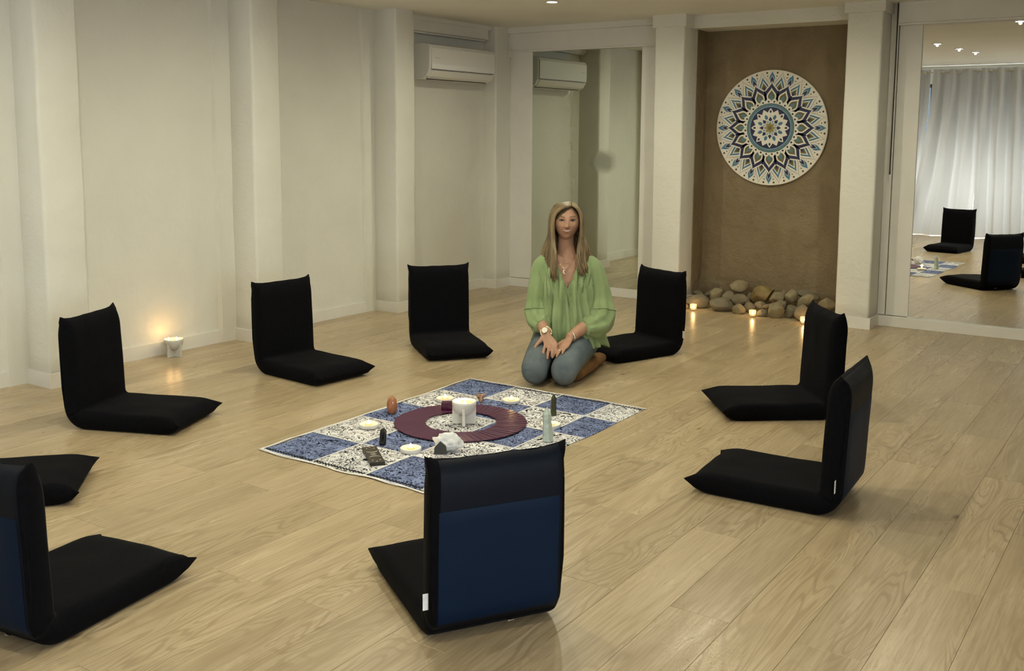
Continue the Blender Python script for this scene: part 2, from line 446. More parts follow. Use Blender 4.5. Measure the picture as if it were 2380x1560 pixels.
# window wall behind the camera (seen in the right mirror)
wx0, wx1, wz1 = -4.9, .3, 2.25
wf = G(); y0, y1 = YF - .1, YF
wf.box(XL - .1, wx0, y0, y1, 0, 2.6); wf.box(wx1, XR + .1, y0, y1, 0, 2.6); wf.box(wx0, wx1, y0, y1, wz1, 2.6)
struct(wf.obj('wall_front', M['wall']), 'wall with wide glass doors behind the curtains')
win = struct(bpy.data.objects.new('window_1', None), 'wide glazed sliding doors behind the curtains'); COL.objects.link(win)
fm = simple('grey_aluminium', (.10, .10, .10), .4, .05, metal=.6)
nW = 4
for k in range(nW):
    a, b = lerp(wx0, wx1, k / nW), lerp(wx0, wx1, (k + 1) / nW); g = G()
    g.box(a, a + .05, y0 + .02, y1 - .02, 0, wz1); g.box(b - .05, b, y0 + .02, y1 - .02, 0, wz1); g.box(a + .05, b - .05, y0 + .02, y1 - .02, 0, .06); g.box(a + .05, b - .05, y0 + .02, y1 - .02, wz1 - .05, wz1)
    fr = g.obj('window_frame', fm, win)
    g = G(); g.box(a + .045, b - .045, y0 + .045, y0 + .051, .055, wz1 - .045); g.obj('pane', M['pane'], fr)
# ground outside
g = G(); g.box(-12, 8, -12, YF - .12, -.15, -.02); tag(g.obj('patio', simple('pale_paving', (.42, .41, .38), .8)), 'pale paving outside behind the curtains', 'paving')['kind'] = 'structure'

# ------------------------------------------------------------------ downlights
g = G(); g.lathe([(.036, 0), (.050, 0), (.052, -.004), (.048, -.007), (.038, -.006), (.036, 0)], 28, cap0=False, cap1=False); ring_me = g
def downlight(x, y, lab):
    z = ceil_z(y) - .001
    t = thing('ceiling_downlight', lab, 'downlight', (x, y, z), 0, 'round recessed ceiling downlights')
    ring_me.obj('trim_ring', M['trim'], t, True)
    g = G(); g.lathe([(.037, -.002), (.037, -.003), (.001, -.004)], 24); g.obj('lens', M['lens'], t)
    l = bpy.data.lights.new('spot', 'SPOT'); l.energy = SPOT_W; l.color = SPOT_COL; l.spot_size = R(178); l.spot_blend = .9; l.shadow_soft_size = .012
    lo = bpy.data.objects.new('lamp_glow', l); COL.objects.link(lo); lo.parent = t; lo.location = (0, 0, -.0165)
for x, y, lab in ((-3.90, 6.27, 'lit downlight in the ceiling in front of the air conditioner'),
                  (-2.36, 4.38, 'downlight in the ceiling above the patchwork cloth, leftmost in the right mirror'),
                  (-2.36, 3.41, 'downlight reflected in the right mirror, middle of the row of three'),
                  (-2.35, 2.63, 'downlight reflected in the right mirror, nearest the curtains'),
                  (-1.31, 6.18, 'downlight reflected at the top right corner of the right mirror'),
                  (-3.90, 4.30, 'downlight over the left of the room, out of view, middle of its row'),
                  (-3.90, 2.50, 'downlight over the left of the room, out of view, nearest the curtains'),
                  (-2.60, 6.22, 'downlight in the far row of the ceiling, out of view before the brown wall'),
                  (-1.10, 1.35, 'unseen downlight added to brighten the foreground floor, nearest the camera'),  # extra unseen downlight, added to lift the dim foreground floor
                  (-3.90, .90, 'unseen downlight added to brighten the near floor at the lower left')):  # also added out of view, brightens the near left floor
    downlight(x, y, lab)

# ------------------------------------------------------------------ mirrors
g = G(); g.box(-.54, .54, -.003, .003, -1.025, 1.025)
o = g.obj('wall_mirror', M['mirror_s'], loc=(-4.43, 7.678, 1.098)); tag(o, 'narrow tall wall mirror behind the kneeling woman, reflecting the air conditioner', 'mirror')
g = G(); g.box(0, 2.6, -.003, .003, 0, 2.105)
o = g.obj('wall_mirror', M['mirror'], loc=(-1.685, 7.672, .074)); o.rotation_euler = (R(-.28), 0, R(-.8))
tag(o, 'large wall mirror at the right edge reflecting curtains and chairs', 'mirror')

# ------------------------------------------------------------------ air conditioner
ac = thing('air_conditioner', 'white split air conditioner high on the wall in the far corner bay', 'air conditioner', (XL, 6.42, 1.83))
L_, D_, H_ = .91, .215, .285
pr = [(0, .0), (.13, .0), (.175, .022), (.205, .07), (.213, .12), (.213, .25), (.195, .275), (.15, .285), (0, .285)]
g = G(); g.loft([[(x, y, z) for x, z in pr] for y in (0, .012, L_ - .012, L_)]); bevel(g.obj('body', M['plastic'], ac), .004)
fp = [(.2135, .078), (.221, .082), (.223, .12), (.223, .245), (.208, .272), (.196, .276), (.196, .268), (.2135, .245)]
g = G(); g.loft([[(x, y, z) for x, z in fp] for y in (.02, L_ - .02)]); bevel(g.obj('front_panel', M['plastic'], ac), .002)
fp = [(.150, .004), (.182, .022), (.208, .068), (.204, .070), (.178, .027), (.148, .008)]
g = G(); g.loft([[(x, y, z) for x, z in fp] for y in (.05, L_ - .05)]); bevel(g.obj('louver_flap', M['plastic'], ac), .0015)
g = G(); g.box(.205, .2145, .022, L_ - .022, .0735, .0755); g.obj('vent_slot', M['darkslot'], ac)
g = G(); g.box(.137, .1515, .05, L_ - .05, -.0006, .006); g.obj('vent_slot', M['darkslot'], ac)
g = G(); g.box(.02, .14, .05, L_ - .05, .2845, .2865); g.obj('intake_grille', M['darkslot'], ac)
g = G(); g.box(.2225, .2236, .065, .075, .166, .171); g.box(.2225, .2236, .079, .12, .167, .1695); g.obj('logo_mark', M['grey'], ac)

# ------------------------------------------------------------------ mandala
man = thing('wall_mandala', 'round white wall panel printed with a blue and gold mandala', 'wall art', (-2.835, 7.874, 1.453))
RM = .455
g = G(); g.lathe([(RM, 0), (RM, .016), (RM - .003, .018), (.001, .018)], 96)
rot = lambda v: [(x, -z, y) for x, y, z in v]   # disc plane -> facing -Y
cream = simple('printed_cream', (.78, .73, .62), .45, .03)
disc = mesh('disc', rot(g.v), g.f, cream, man)
MC = {'navy': (.012, .014, .06), 'white': (.80, .76, .66), 'teal': (.055, .17, .26), 'teal2': (.10, .20, .22), 'olive': (.14, .115, .035), 'black': (.012, .01, .01), 'grey': (.42, .38, .31), 'blue': (.30, .45, .62), 'brown': (.06, .038, .015), 'gold': (.32, .25, .08)}
mats_m = {k: simple('print_' + k, c, .45, .05) for k, c in MC.items()}
mn = list(mats_m); PG = G()
def poly(pts, z, c): PG.add([(x * RM, y * RM, .0182 + z * .0004) for x, y in pts], [tuple(range(len(pts)))], mn.index(c))
def petal(a, r0, r1, wd, z, c, pk=.42, sharp=1.6):
    """pointed petal on the ray at angle a"""
    n = 14; up = []
    for i in range(n + 1):
        s_ = i / n
        if s_ < pk: h_ = math.sin(s_ / pk * PI / 2) ** .8
        else:
            q = (s_ - pk) / (1 - pk); h_ = (math.cos(q * PI / 2)) ** sharp
        up.append((lerp(r0, r1, s_), wd * h_))
    pts = up + [(x, -y) for x, y in up[::-1]][1:-1]
    ca, sa = math.cos(a), math.sin(a)
    poly([(x * ca - y * sa, x * sa + y * ca) for x, y in pts], z, c)
def disc_(r, z, c, x=0, y=0, n=48): poly([(x + r * math.cos(2 * PI * k / n), y + r * math.sin(2 * PI * k / n)) for k in range(n)], z, c)
N = 16
for k in range(N):
    a = PI / 2 + 2 * PI * k / N; b = a + PI / N
    petal(b, .50, .985, .125, 1, 'grey', .40); petal(b, .50, .965, .112, 2, 'white', .40); petal(b, .52, .90, .088, 3, 'teal', .42); petal(b, .53, .84, .066, 4, 'white', .45)
    petal(b, .54, .80, .055, 5, 'olive', .5); petal(b, .56, .74, .030, 6, 'navy', .5)
    petal(a, .74, .985, .052, 1, 'blue', .5); petal(a, .75, .975, .045, 2, 'teal', .5); petal(a, .74, .91, .036, 3, 'white', .5); petal(a, .74, .90, .030, 4, 'navy', .5)
    petal(a, .40, .815, .150, 8, 'white', .42); petal(a, .40, .785, .132, 9, 'navy', .42); petal(a, .42, .70, .088, 10, 'white', .45); petal(a, .44, .655, .062, 11, 'olive', .5); petal(a, .46, .60, .034, 12, 'teal2', .5)
    for d_, rr_, rad in ((-.098, .952, .0175), (.098, .952, .0175), (-.092, .895, .011), (.092, .895, .011), (-.088, .852, .006), (.088, .852, .006)):
        disc_(rad, 2, 'brown', rr_ * math.cos(a + d_), rr_ * math.sin(a + d_), 12)
for k in range(28):
    a = 2 * PI * k / 28 + .1; petal(a, .38, .515, .052, 14, 'white', .55, 1.0); disc_(.017, 15, 'black', .455 * math.cos(a), .455 * math.sin(a), 10)
disc_(.425, 16, 'black'); disc_(.418, 17, 'teal2'); disc_(.372, 18, 'blue'); disc_(.362, 19, 'navy')
for k in range(8):
    a = PI / 2 + 2 * PI * k / 8; b = a + PI / 8
    petal(b, .12, .335, .062, 20, 'white', .5, 1.0); petal(b, .14, .25, .032, 21, 'teal', .5)
    petal(a, .10, .345, .056, 22, 'white', .55, 1.0); petal(a, .255, .315, .018, 23, 'navy', .5)
    petal(a, .05, .235, .046, 24, 'white', .5); petal(a, .06, .20, .033, 25, 'navy', .5); petal(b, .05, .17, .034, 26, 'white', .5); petal(b, .06, .15, .022, 27, 'blue', .5)
    petal(a, .0, .125, .028, 28, 'white', .6); petal(a, .0, .115, .022, 29, 'gold', .6)
o = mesh('printed_pattern', rot(PG.v), PG.f, [mats_m[k] for k in mn], disc, mi=PG.m)

# ------------------------------------------------------------------ floor chairs
def chair_parts(root):
    T = .084; HW = .200
    # centre line in the local Y(forward)-Z plane
    path = []
    for i in range(23): path.append((lerp(.548, .062, i / 22), T / 2))
    rc = .062
    for i in range(1, 9):
        a = R(-90 - 88 * i / 8); path.append((.062 + rc * math.cos(a), T / 2 + rc + rc * math.sin(a)))
    y0, z0 = path[-1]; ln = R(2.6); LB = .425
    for i in range(1, 23): path.append((y0 - LB * i / 22 * math.sin(ln), z0 + LB * i / 22 * math.cos(ln)))
    n = len(path); S = [0]
    for i in range(1, n): S.append(S[-1] + math.hypot(path[i][0] - path[i - 1][0], path[i][1] - path[i - 1][1]))
    tot = S[-1]
    NX = 34
    # section loop: top side -1..1 then bottom side 1..-1
    loop = []
    for k in range(NX): loop.append((-1 + 2 * k / (NX - 1), 1))
    for k in range(NX): loop.append((1 - 2 * k / (NX - 1), -1))
    rings = []
    for i in range(n):
        a = path[max(i - 1, 0)]; b = path[min(i + 1, n - 1)]
        ty, tz = b[0] - a[0], b[1] - a[1]; l_ = math.hypot(ty, tz); ty /= l_; tz /= l_
        ny, nz = tz, -ty            # towards the sitter side: up for the seat, forward for the back
        e = min(S[i], tot - S[i])
        if e < .10: pf = math.sqrt(max(0, 1 - (1 - e / .10) ** 2.3)) * .93 + .07
        else: pf = 1
        front = S[i] < tot / 2
        ring = []
        for u, sgn in loop:
            au = abs(u)
            # box-like section with a piped edge, thinning to the seam at the ends
            ed = (1 - au) * HW
            pu = 1 if ed > .022 else .62 + .38 * math.sqrt(max(0, 1 - (1 - ed / .022) ** 2))
            h = T / 2 * pf * pu
            puff = .006 * (1 - au ** 2) * pf if sgn > 0 else 0
            # ears: corners of the end seam pull outward
            ear = max(0, 1 - e / .040) * max(0, (au - .90) / .10) ** 1.3
            pull = max(0, 1 - e / .08)
            x = u * HW * (1 - .022 * pull * (1 - ear)) + math.copysign(.010, u) * ear
            out = .013 * ear - .004 * max(0, 1 - e / .03) * (1 - au ** 4) + .002 * noise.noise(Vector((x * 14, 3.3, 0 if front else 5))) * max(0, 1 - e / .05)
            yy, zz = path[i]
            oy, oz = (-ty, -tz) if front else (ty, tz)
            lift = .012 * ear if front else -.004 * ear
            wob = noise.noise(Vector((x * 9, S[i] * 7, sgn * 3.1))) * .0035
            hh = sgn * (h + puff + wob * (1 if sgn > 0 else .3))
            zz2 = zz + nz * hh + oz * out + lift * nz
            yy2 = yy + ny * hh + oy * out + lift * ny
            ring.append((x, yy2, max(zz2, .0015)))
        rings.append(ring)
    cut = 27; m = len(loop)
    for nm, seg, c0, c1 in (('seat', rings[:cut + 1], True, True), ('backrest', rings[cut:], True, True)):
        g = G(); g.loft(seg, True, c0, c1)
        if nm == 'backrest': g.m = [1 if NX + 1 <= (q % m) <= 2 * NX - 4 else 0 for q in range((len(seg) - 1) * m)] + [0, 0]
        g.obj(nm, [M['velvet'], M['navy_dark']] if nm == 'backrest' else M['velvet'], root, True)
    back = root.children[-1]
    # nylon panel on the rear of the back
    vs = []; nu = 12; idx = [i for i in range(cut + 1, n) if .0 <= S[i] <= tot - .125]
    outer = []
    for i in idx:
        for k in range(nu + 1):
            u = lerp(-.90, .90, k / nu); j = NX + int(round((1 - u) / 2 * (NX - 1)))
            p = Vector(rings[i][j]); a = path[max(i - 1, 0)]; b = path[min(i + 1, n - 1)]
            ty, tz = b[0] - a[0], b[1] - a[1]; l_ = math.hypot(ty, tz)
            edge = 0.0005 if k in (0, nu) or i in (idx[0], idx[-1]) else .0045
            vs.append((u * HW, p.y - tz / l_ * edge, p.z + ty / l_ * edge))
    w_ = nu + 1; f = [(r_ * w_ + c, r_ * w_ + c + 1, (r_ + 1) * w_ + c + 1, (r_ + 1) * w_ + c) for r_ in range(len(idx) - 1) for c in range(nu)]
    mesh('back_panel', vs, f, M['navy'], root, True)
    # folded flaps of the cover along both sides of the back
    for s in (-1, 1):
        g = G(); g.tube([(s * .184, -.036, .10), (s * .190, -.039, .2), (s * .188, -.044, .33), (s * .191, -.048, .44)], [(.004, .010), (.006, .012), (.005, .012), (.003, .006)], 8, up=(1, 0, 0))
        g.obj('side_flap', M['velvet'], root, True)
    g = G(); g.box(-.216, -.196, -.020, -.0185, .105, .152); g.obj('care_tag', M['tagw'], root)
    g = G(); g.box(.043, .051, -.0045, .003, .017, .0215); g.box(.051, .063, -.004, .001, .018, .0205); g.obj('zip_pull', M['chrome'], root)
chairs = [(-4.396, 2.871, 22.4, 'black floor chair at the left, standing left of the lit bowl candle by the wall'),
          (-4.45, 4.165, -5.4, 'black floor chair between the wall candle and the far corner, second along the left wall'),
          (-4.126, 5.246, -38.3, 'black floor chair below the air conditioner, nearest left of the kneeling woman'),
          (-2.846, 5.938, -111.7, 'black floor chair right behind the kneeling woman, before the left pillar'),
          (-1.521, 5.076, 217.6, 'black floor chair on the right, in front of the stones and the right pillar'),
          (-1.039, 3.81, 182.8, 'black floor chair on the right nearest the camera, casting a shadow on the bare floor'),
          (-1.565, 2.232, 147.5, 'floor chair in the foreground centre with its navy back to the camera'),
          (-2.677, 1.408, 98.4, 'floor chair cut by the lower left corner of the picture, seen from behind'),
          (-3.928, 1.864, 46.5, 'floor chair at the left edge with only its seat showing')]
proto = None
for x, y, a, lab in chairs:
    if proto is None:
        proto = c = thing('floor_chair', lab, 'floor chair', group='black folding floor chairs set in a circle'); chair_parts(c)
    else:
        c = copy_tree(proto); c['label'] = lab
    c.location = (x, y, 0); c.rotation_euler = (0, 0, R(a - 90))

# ------------------------------------------------------------------ patchwork cloth
def paisley(name, ground, ink, mid):
    n = NT(name); c = n.coords('Object', (1, 1, 1), True)
    wv = n.noise(c, 13, 1.5, .5, 1.9)
    l1 = n.math('PINGPONG', n.math('MULTIPLY', wv, 7.0), .5)
    line = n.ramp(l1, [(.09, (1, 1, 1)), (.15, (0, 0, 0))])
    l2 = n.math('PINGPONG', n.math('MULTIPLY', n.noise(c, 30, 1, .5, 2.2), 4.0), .5)
    line2 = n.ramp(l2, [(.08, (1, 1, 1)), (.13, (0, 0, 0))])
    vo = n.new('ShaderNodeTexVoronoi'); vo.inputs['Scale'].default_value = 34; n.link(c, vo.inputs['Vector'])
    blob = n.ramp(vo.outputs['Distance'], [(.20, (1, 1, 1)), (.26, (0, 0, 0))])
    zone = n.ramp(n.noise(c, 8, 1), [(.45, (0, 0, 0)), (.52, (1, 1, 1))])
    col = n.mix(n.math('MULTIPLY', n.ramp(n.noise(c, 19, 1), [(.5, (0, 0, 0)), (.54, (1, 1, 1))]), .6), ground, mid)
    col = n.mix(n.math('MULTIPLY', blob, n.math('SUBTRACT', 1.0, zone)), col, ink)
    col = n.mix(n.math('MULTIPLY', line2, zone), col, ink)
    col = n.mix(line, col, ink)
    n.set(Base_Color=col, Roughness=.9); n.b.inputs['Specular IOR Level'].default_value = .1
    n.bump(n.noise(c, 400, 2), .2, .001); return n.mat
M['pw'] = paisley('white_paisley_cotton', (.80, .79, .79), (.012, .012, .016), (.62, .61, .62))
M['pb'] = paisley('blue_paisley_cotton', (.23, .28, .47), (.008, .010, .028), (.12, .15, .27))
M['lace'] = simple('white_lace', (.78, .76, .72), .9, .25, 300, .4)
cloth = thing('patchwork_cloth', 'blue and white patchwork paisley cloth laid on the floor', 'cloth', (-2.81, 3.77, 0))
gx = [-3.345, -3.045, -2.745, -2.44, -2.255]; gy = [2.985, 3.30, 3.635, 3.945, 4.265, 4.56]
def cz(x, y): return .0035 + .0022 * noise.noise(Vector((x * 5, y * 5, 1.7)))
ox, oy = -2.81, 3.77
for i in range(4):
    for j in range(5):
        x0, x1, y0, y1 = gx[i], gx[i + 1], gy[j], gy[j + 1]; k = 7; v = []; f = []
        for a in range(k):
            for b in range(k):
                x, y = lerp(x0, x1, a / (k - 1)), lerp(y0, y1, b / (k - 1))
                # outer edges of the cloth wander a little
                if i == 0 and a == 0: x += .012 * noise.noise(Vector((y * 4, 3, 0))) - .012 * (y - 2.98) / 1.6
                if i == 3 and a == k - 1: x += .020 * noise.noise(Vector((y * 3, 9, 0)))
                if j == 0 and b == 0: y += .014 * noise.noise(Vector((x * 4, 5, 0)))
                if j == 4 and b == k - 1: y += .014 * noise.noise(Vector((x * 4, 7, 0)))
                v.append((x - (x0 + x1) / 2, y - (y0 + y1) / 2, cz(x, y)))
        for a in range(k - 1):
            for b in range(k - 1): f.append((a * k + b, (a + 1) * k + b, (a + 1) * k + b + 1, a * k + b + 1))
        n0 = len(v); v += [(x, y, .0004) for x, y, z in v]
        per = [a * k for a in range(k)] + [(k - 1) * k + b for b in range(1, k)] + [a * k + k - 1 for a in range(k - 2, -1, -1)] + [b for b in range(k - 2, 0, -1)]
        for q in range(len(per)):
            a, b = per[q], per[(q + 1) % len(per)]; f.append((a, b, b + n0, a + n0))
        mesh('patch', v, f, M['pb'] if (i + j) % 2 == 0 else M['pw'], cloth, loc=((x0 + x1) / 2 - ox, (y0 + y1) / 2 - oy, 0))
def strip(p, q, nm='lace_strip', r=.0045, wob=.0, mat='lace', n=40, dz=0):
    pts = []
    for i in range(n + 1):
        t = i / n; x, y = lerp(p[0], q[0], t), lerp(p[1], q[1], t)
        d = Vector((q[1] - p[1], p[0] - q[0])).normalized() * wob * noise.noise(Vector((x * 6.1, y * 6.1, 4.2 + wob * 50)))
        x += d.x; y += d.y
        pts.append((x - ox, y - oy, cz(x, y) + .001 + dz))
    g = G(); g.tube(pts, [(r, .0016)] * len(pts), 6); return g.obj(nm, M[mat], cloth, True)
for x in gx[1:4]: strip((x, gy[0]), (x, gy[-1]))
for y in gy[1:5]: strip((gx[0], y), (gx[-1], y))
for w_ in (.012, .022): strip((gx[0] - .006, gy[0] - .004), (gx[0] - .022, gy[-1]), 'edging_cord', .0036, w_, n=90)
for w_ in (.014, .026, .034): strip((gx[0] - .012, gy[0] - .012), (gx[-1], gy[0] - .012), 'edging_cord', .0036, w_, n=90)
strip((gx[0] - .02, gy[-1] + .006), (gx[-1] + .01, gy[-1] + .006), 'edging_cord', .004, .016, n=90)
# dark stitched zigzag hems along front and back
for yy in (gy[0] + .018, gy[-1] - .02):
    g = G(); x = gx[0] + .01; k = 0; M['ink'] = M.get('ink') or simple('black_stitch', (.012, .012, .02), .9)
    while x < gx[-1] - .01:
        q = .009 if k % 2 else .003
        g.box(x - ox, x + .0055 - ox, yy - oy - q, yy - oy + q, .003, cz(x, yy) + .0016); x += .0085; k += 1
    g.obj('stitched_hem', M['ink'], cloth)['kind'] = 'stuff'

# ------------------------------------------------------------------ ring of purple cards
def card_mat():
    n = NT('purple_card'); oi = n.new('ShaderNodeObjectInfo')
    n.set(Base_Color=n.mix(n.noise(n.coords('Object'), 25, 2), n.ramp(oi.outputs['Random'], [(0, (.070, .013, .040)), (1, (.105, .022, .055))]), (.06, .012, .05)), Roughness=.42); return n.mat
M['card'] = card_mat()
rcx, rcy = -2.870, 3.815
g = G(); hw, hl, r = .046, .0735, .007; pl = []
for cx, cy, a0 in ((hw - r, hl - r, 0), (-hw + r, hl - r, 90), (-hw + r, -hl + r, 180), (hw - r, -hl + r, 270)):
    for k in range(4): pl.append((cx + r * math.cos(R(a0 + 30 * k)), cy + r * math.sin(R(a0 + 30 * k))))
g.loft([[(x, y, 0) for x, y in pl], [(x, y, .0006) for x, y in pl]])
NCARD = 62; cp = None
for k in range(NCARD):
    a = R(200) + 2 * PI * k / NCARD
    if cp is None:
        cp = c = g.obj('oracle_card', M['card']); tag(c, 'purple card overlapping its neighbours in the ring around the bowl candle', 'card', 'purple cards fanned in a ring')
    else:
        c = cp.copy(); link(c)
    rr = .2455 + random.Random(k).uniform(-.004, .004)
    c.location = (rcx + rr * math.cos(a), rcy + rr * math.sin(a), .0105 + .0002 * (k % 3))
    # each card lies on the next: long axis radial, tipped sideways
    tilt = R(2.6)
    c.rotation_euler = Matrix.Rotation(a - PI / 2, 4, 'Z').to_euler()
    c.rotation_euler = (Matrix.Rotation(a - PI / 2 + R(random.Random(k + 99).uniform(-2, 2)), 4, 'Z') @ Matrix.Rotation(-tilt, 4, 'Y')).to_euler()

# ------------------------------------------------------------------ candles
def flame(parent, x, y, z, h=.02, r=.0055, watt=.5, light=True):
    g = G(); pf = []
    for i in range(11):
        t = i / 10; pf.append((max(.0004, r * (math.sin(PI * min(1, t * 1.02) ** .62)) * (1 - .25 * t)), h * t))
    g.lathe(pf, 12, (x, y, z)); g.obj('flame', M['flame'], parent, True)
    g = G(); g.tube([(x, y, z - .008), (x + .0006, y, z + .004)], .0009, 6); g.obj('wick', M['wick'], parent)
    if light:
        l = bpy.data.lights.new('candle_light', 'POINT'); l.energy = watt; l.color = CANDLE_COL; l.shadow_soft_size = .012
        lo = bpy.data.objects.new('candle_glow', l); COL.objects.link(lo); lo.parent = parent; lo.location = (x, y, z + h + .012)
def bowl_candle(loc, rz, lab, mat, wicks, watt):
    t = thing('bowl_candle', lab, 'candle', loc, rz, 'ceramic bowl candles on crossed feet')
    rb = .058; zt = .112; g = G()
    pf = []
    for i in range(11):
        a = PI / 2 * i / 10; pf.append((max(.002, rb * math.sin(a)), zt - .012 - rb * 1.05 * math.cos(a)))
    pf += [(rb, zt), (rb - .0045, zt), (rb - .005, zt - .010)]
    for i in range(8, -1, -1):
        a = PI / 2 * i / 10; pf.append((max(.001, (rb - .006) * math.sin(a)), zt - .012 - (rb - .006) * 1.0 * math.cos(a)))
    g.lathe(pf, 40); g.obj('bowl', mat, t, True)
    for sx, sy in ((rb - .001, .0075), (.0075, rb - .001)):
        g = G(); g.box(-sx, sx, -sy, sy, 0, zt - .028); bevel(g.obj('foot_plate', mat, t), .003, 3)
    g = G(); g.lathe([(rb - .0065, zt - .018), (rb - .0062, zt - .011), (.001, zt - .0125)], 32); g.obj('wax', M['wax'], t)
    for wx, wy in wicks: flame(t, wx, wy, zt - .010, .022, .006, watt)
FACE = 34.03   # local x of things set square to the camera
bowl_candle((-5.232, 3.97, 0), R(FACE - 22), 'lit grey bowl candle with two flames on the floor against the left wall', M['ceramic_g'], ((-.022, -.018), (.014, .012)), .10)
bowl_candle((-2.846, 3.81, .008), R(FACE), 'lit white bowl candle in the middle of the patchwork cloth', M['ceramic'], ((.004, -.026), (-.026, .016)), .10)

def dish_light(x, y, lab):
    t = thing('tealight_dish', lab, 'tealight', (x, y, .006), 0, 'tealights on round white dishes')
    g = G(); g.lathe([(.044, 0), (.047, .002), (.047, .016), (.0455, .018), (.0425, .017), (.041, .012), (.001, .0115)], 36); g.obj('dish', M['ceramic'], t, True)
    g = G(); g.lathe([(.0175, .0116), (.018, .018), (.0165, .020), (.001, .0205)], 24); g.obj('wax', M['wax'], t)
    flame(t, 0, 0, .020, .017, .0065, .05)
dish_light(-3.185, 3.505, 'lit tealight on a white dish, nearest the left edge of the cloth')
dish_light(-2.785, 3.335, 'lit tealight on a white dish between the black tablet and the foreground chair')
dish_light(-3.18, 4.09, 'lit tealight on a white dish behind the purple box')
dish_light(-2.88, 4.265, 'lit tealight on a white dish, farthest back, towards the woman')
dish_light(-2.475, 4.005, 'lit tealight on a white dish half hidden by the pale green crystal tower')

def cup_light(x, y, lab):
    t = thing('tealight_cup', lab, 'tealight', (x, y, 0), 0, 'tealights in clear glass cups by the stones')
    g = G(); g.lathe([(.020, 0), (.026, .004), (.028, .03), (.0285, .052), (.0268, .052), (.0262, .03), (.024, .008), (.001, .006)], 28); g.obj('glass_cup', M['glass'], t, True)
    g = G(); g.lathe([(.019, .007), (.020, .022), (.001, .0225)], 24); g.obj('wax', M['wax'], t)
    flame(t, 0, 0, .024, .022, .0065, .16)
cup_light(-3.262, 7.425, 'lit tealight in glass against the leftmost big stone')
cup_light(-2.773, 7.435, 'lit tealight in glass in the middle of the stone pile')
cup_light(-2.352, 7.375, 'lit tealight in glass at the right end of the stone pile')

# ------------------------------------------------------------------ stones
def stone_mat(name, a, b):
    n = NT(name); c = n.coords('Object', (1, 1, 1), True); f = n.noise(c, 14, 5, .6); sp = n.noise(c, 90, 2)
    n.set(Base_Color=n.mix(n.ramp(sp, [(.6, (0, 0, 0)), (.75, (.4, .4, .4))]), n.ramp(f, [(.3, a), (.7, b)]), (.12, .09, .06)), Roughness=.75)
    n.b.inputs['Specular IOR Level'].default_value = .3; n.bump(f, .6, .008); return n.mat
SM = [stone_mat('tan_river_stone', (.185, .150, .085), (.285, .240, .145)), stone_mat('grey_river_stone', (.15, .125, .080), (.225, .190, .125)), stone_mat('ochre_rock', (.14, .095, .035), (.26, .195, .085))]
def stone(x, y, z, wd, ht, ang, lab, seed, ang_=0, mat=0, dp=None, exp=2.0):
    rg = random.Random(seed); wd *= 1.13; ht *= 1.10; dp = dp or (wd + ht) * .35
    bm = bmesh.new(); bmesh.ops.create_icosphere(bm, subdivisions=4, radius=1)
    ca, sa = math.cos(R(ang)), math.sin(R(ang))
    cuts = [(Vector((rg.uniform(-1, 1), rg.uniform(-1, .6), rg.uniform(-.9, 1))).normalized(), rg.uniform(.60, .86)) for _ in range(7 if not ang_ else 13)]
    for v in bm.verts:
        d = v.co.normalized()
        k = 1 + .13 * noise.noise(d * 1.1 + Vector((seed * 3.7, 0, 0))) + .05 * noise.noise(d * 2.7 + Vector((0, seed * 1.9, 0)))
        p = d * k
        for nn, lim in cuts:
            s_ = p.dot(nn)
            if s_ > lim: p -= nn * (s_ - lim) * (.72 if not ang_ else .95)
        px, pz = p.x * wd / 2, p.z * ht / 2
        v.co = Vector((px * ca - pz * sa, p.y * dp / 2, px * sa + pz * ca))
    me = bpy.data.meshes.new('river_stone'); bm.to_mesh(me); bm.free(); me.materials.append(SM[mat]); me.polygons.foreach_set('use_smooth', [not ang_] * len(me.polygons))
    o = bpy.data.objects.new('river_stone', me); link(o); o.location = (x, y, z); o.rotation_euler = (0, 0, R(22))
    return tag(o, lab, 'stone', 'stones piled at the foot of the brown wall')
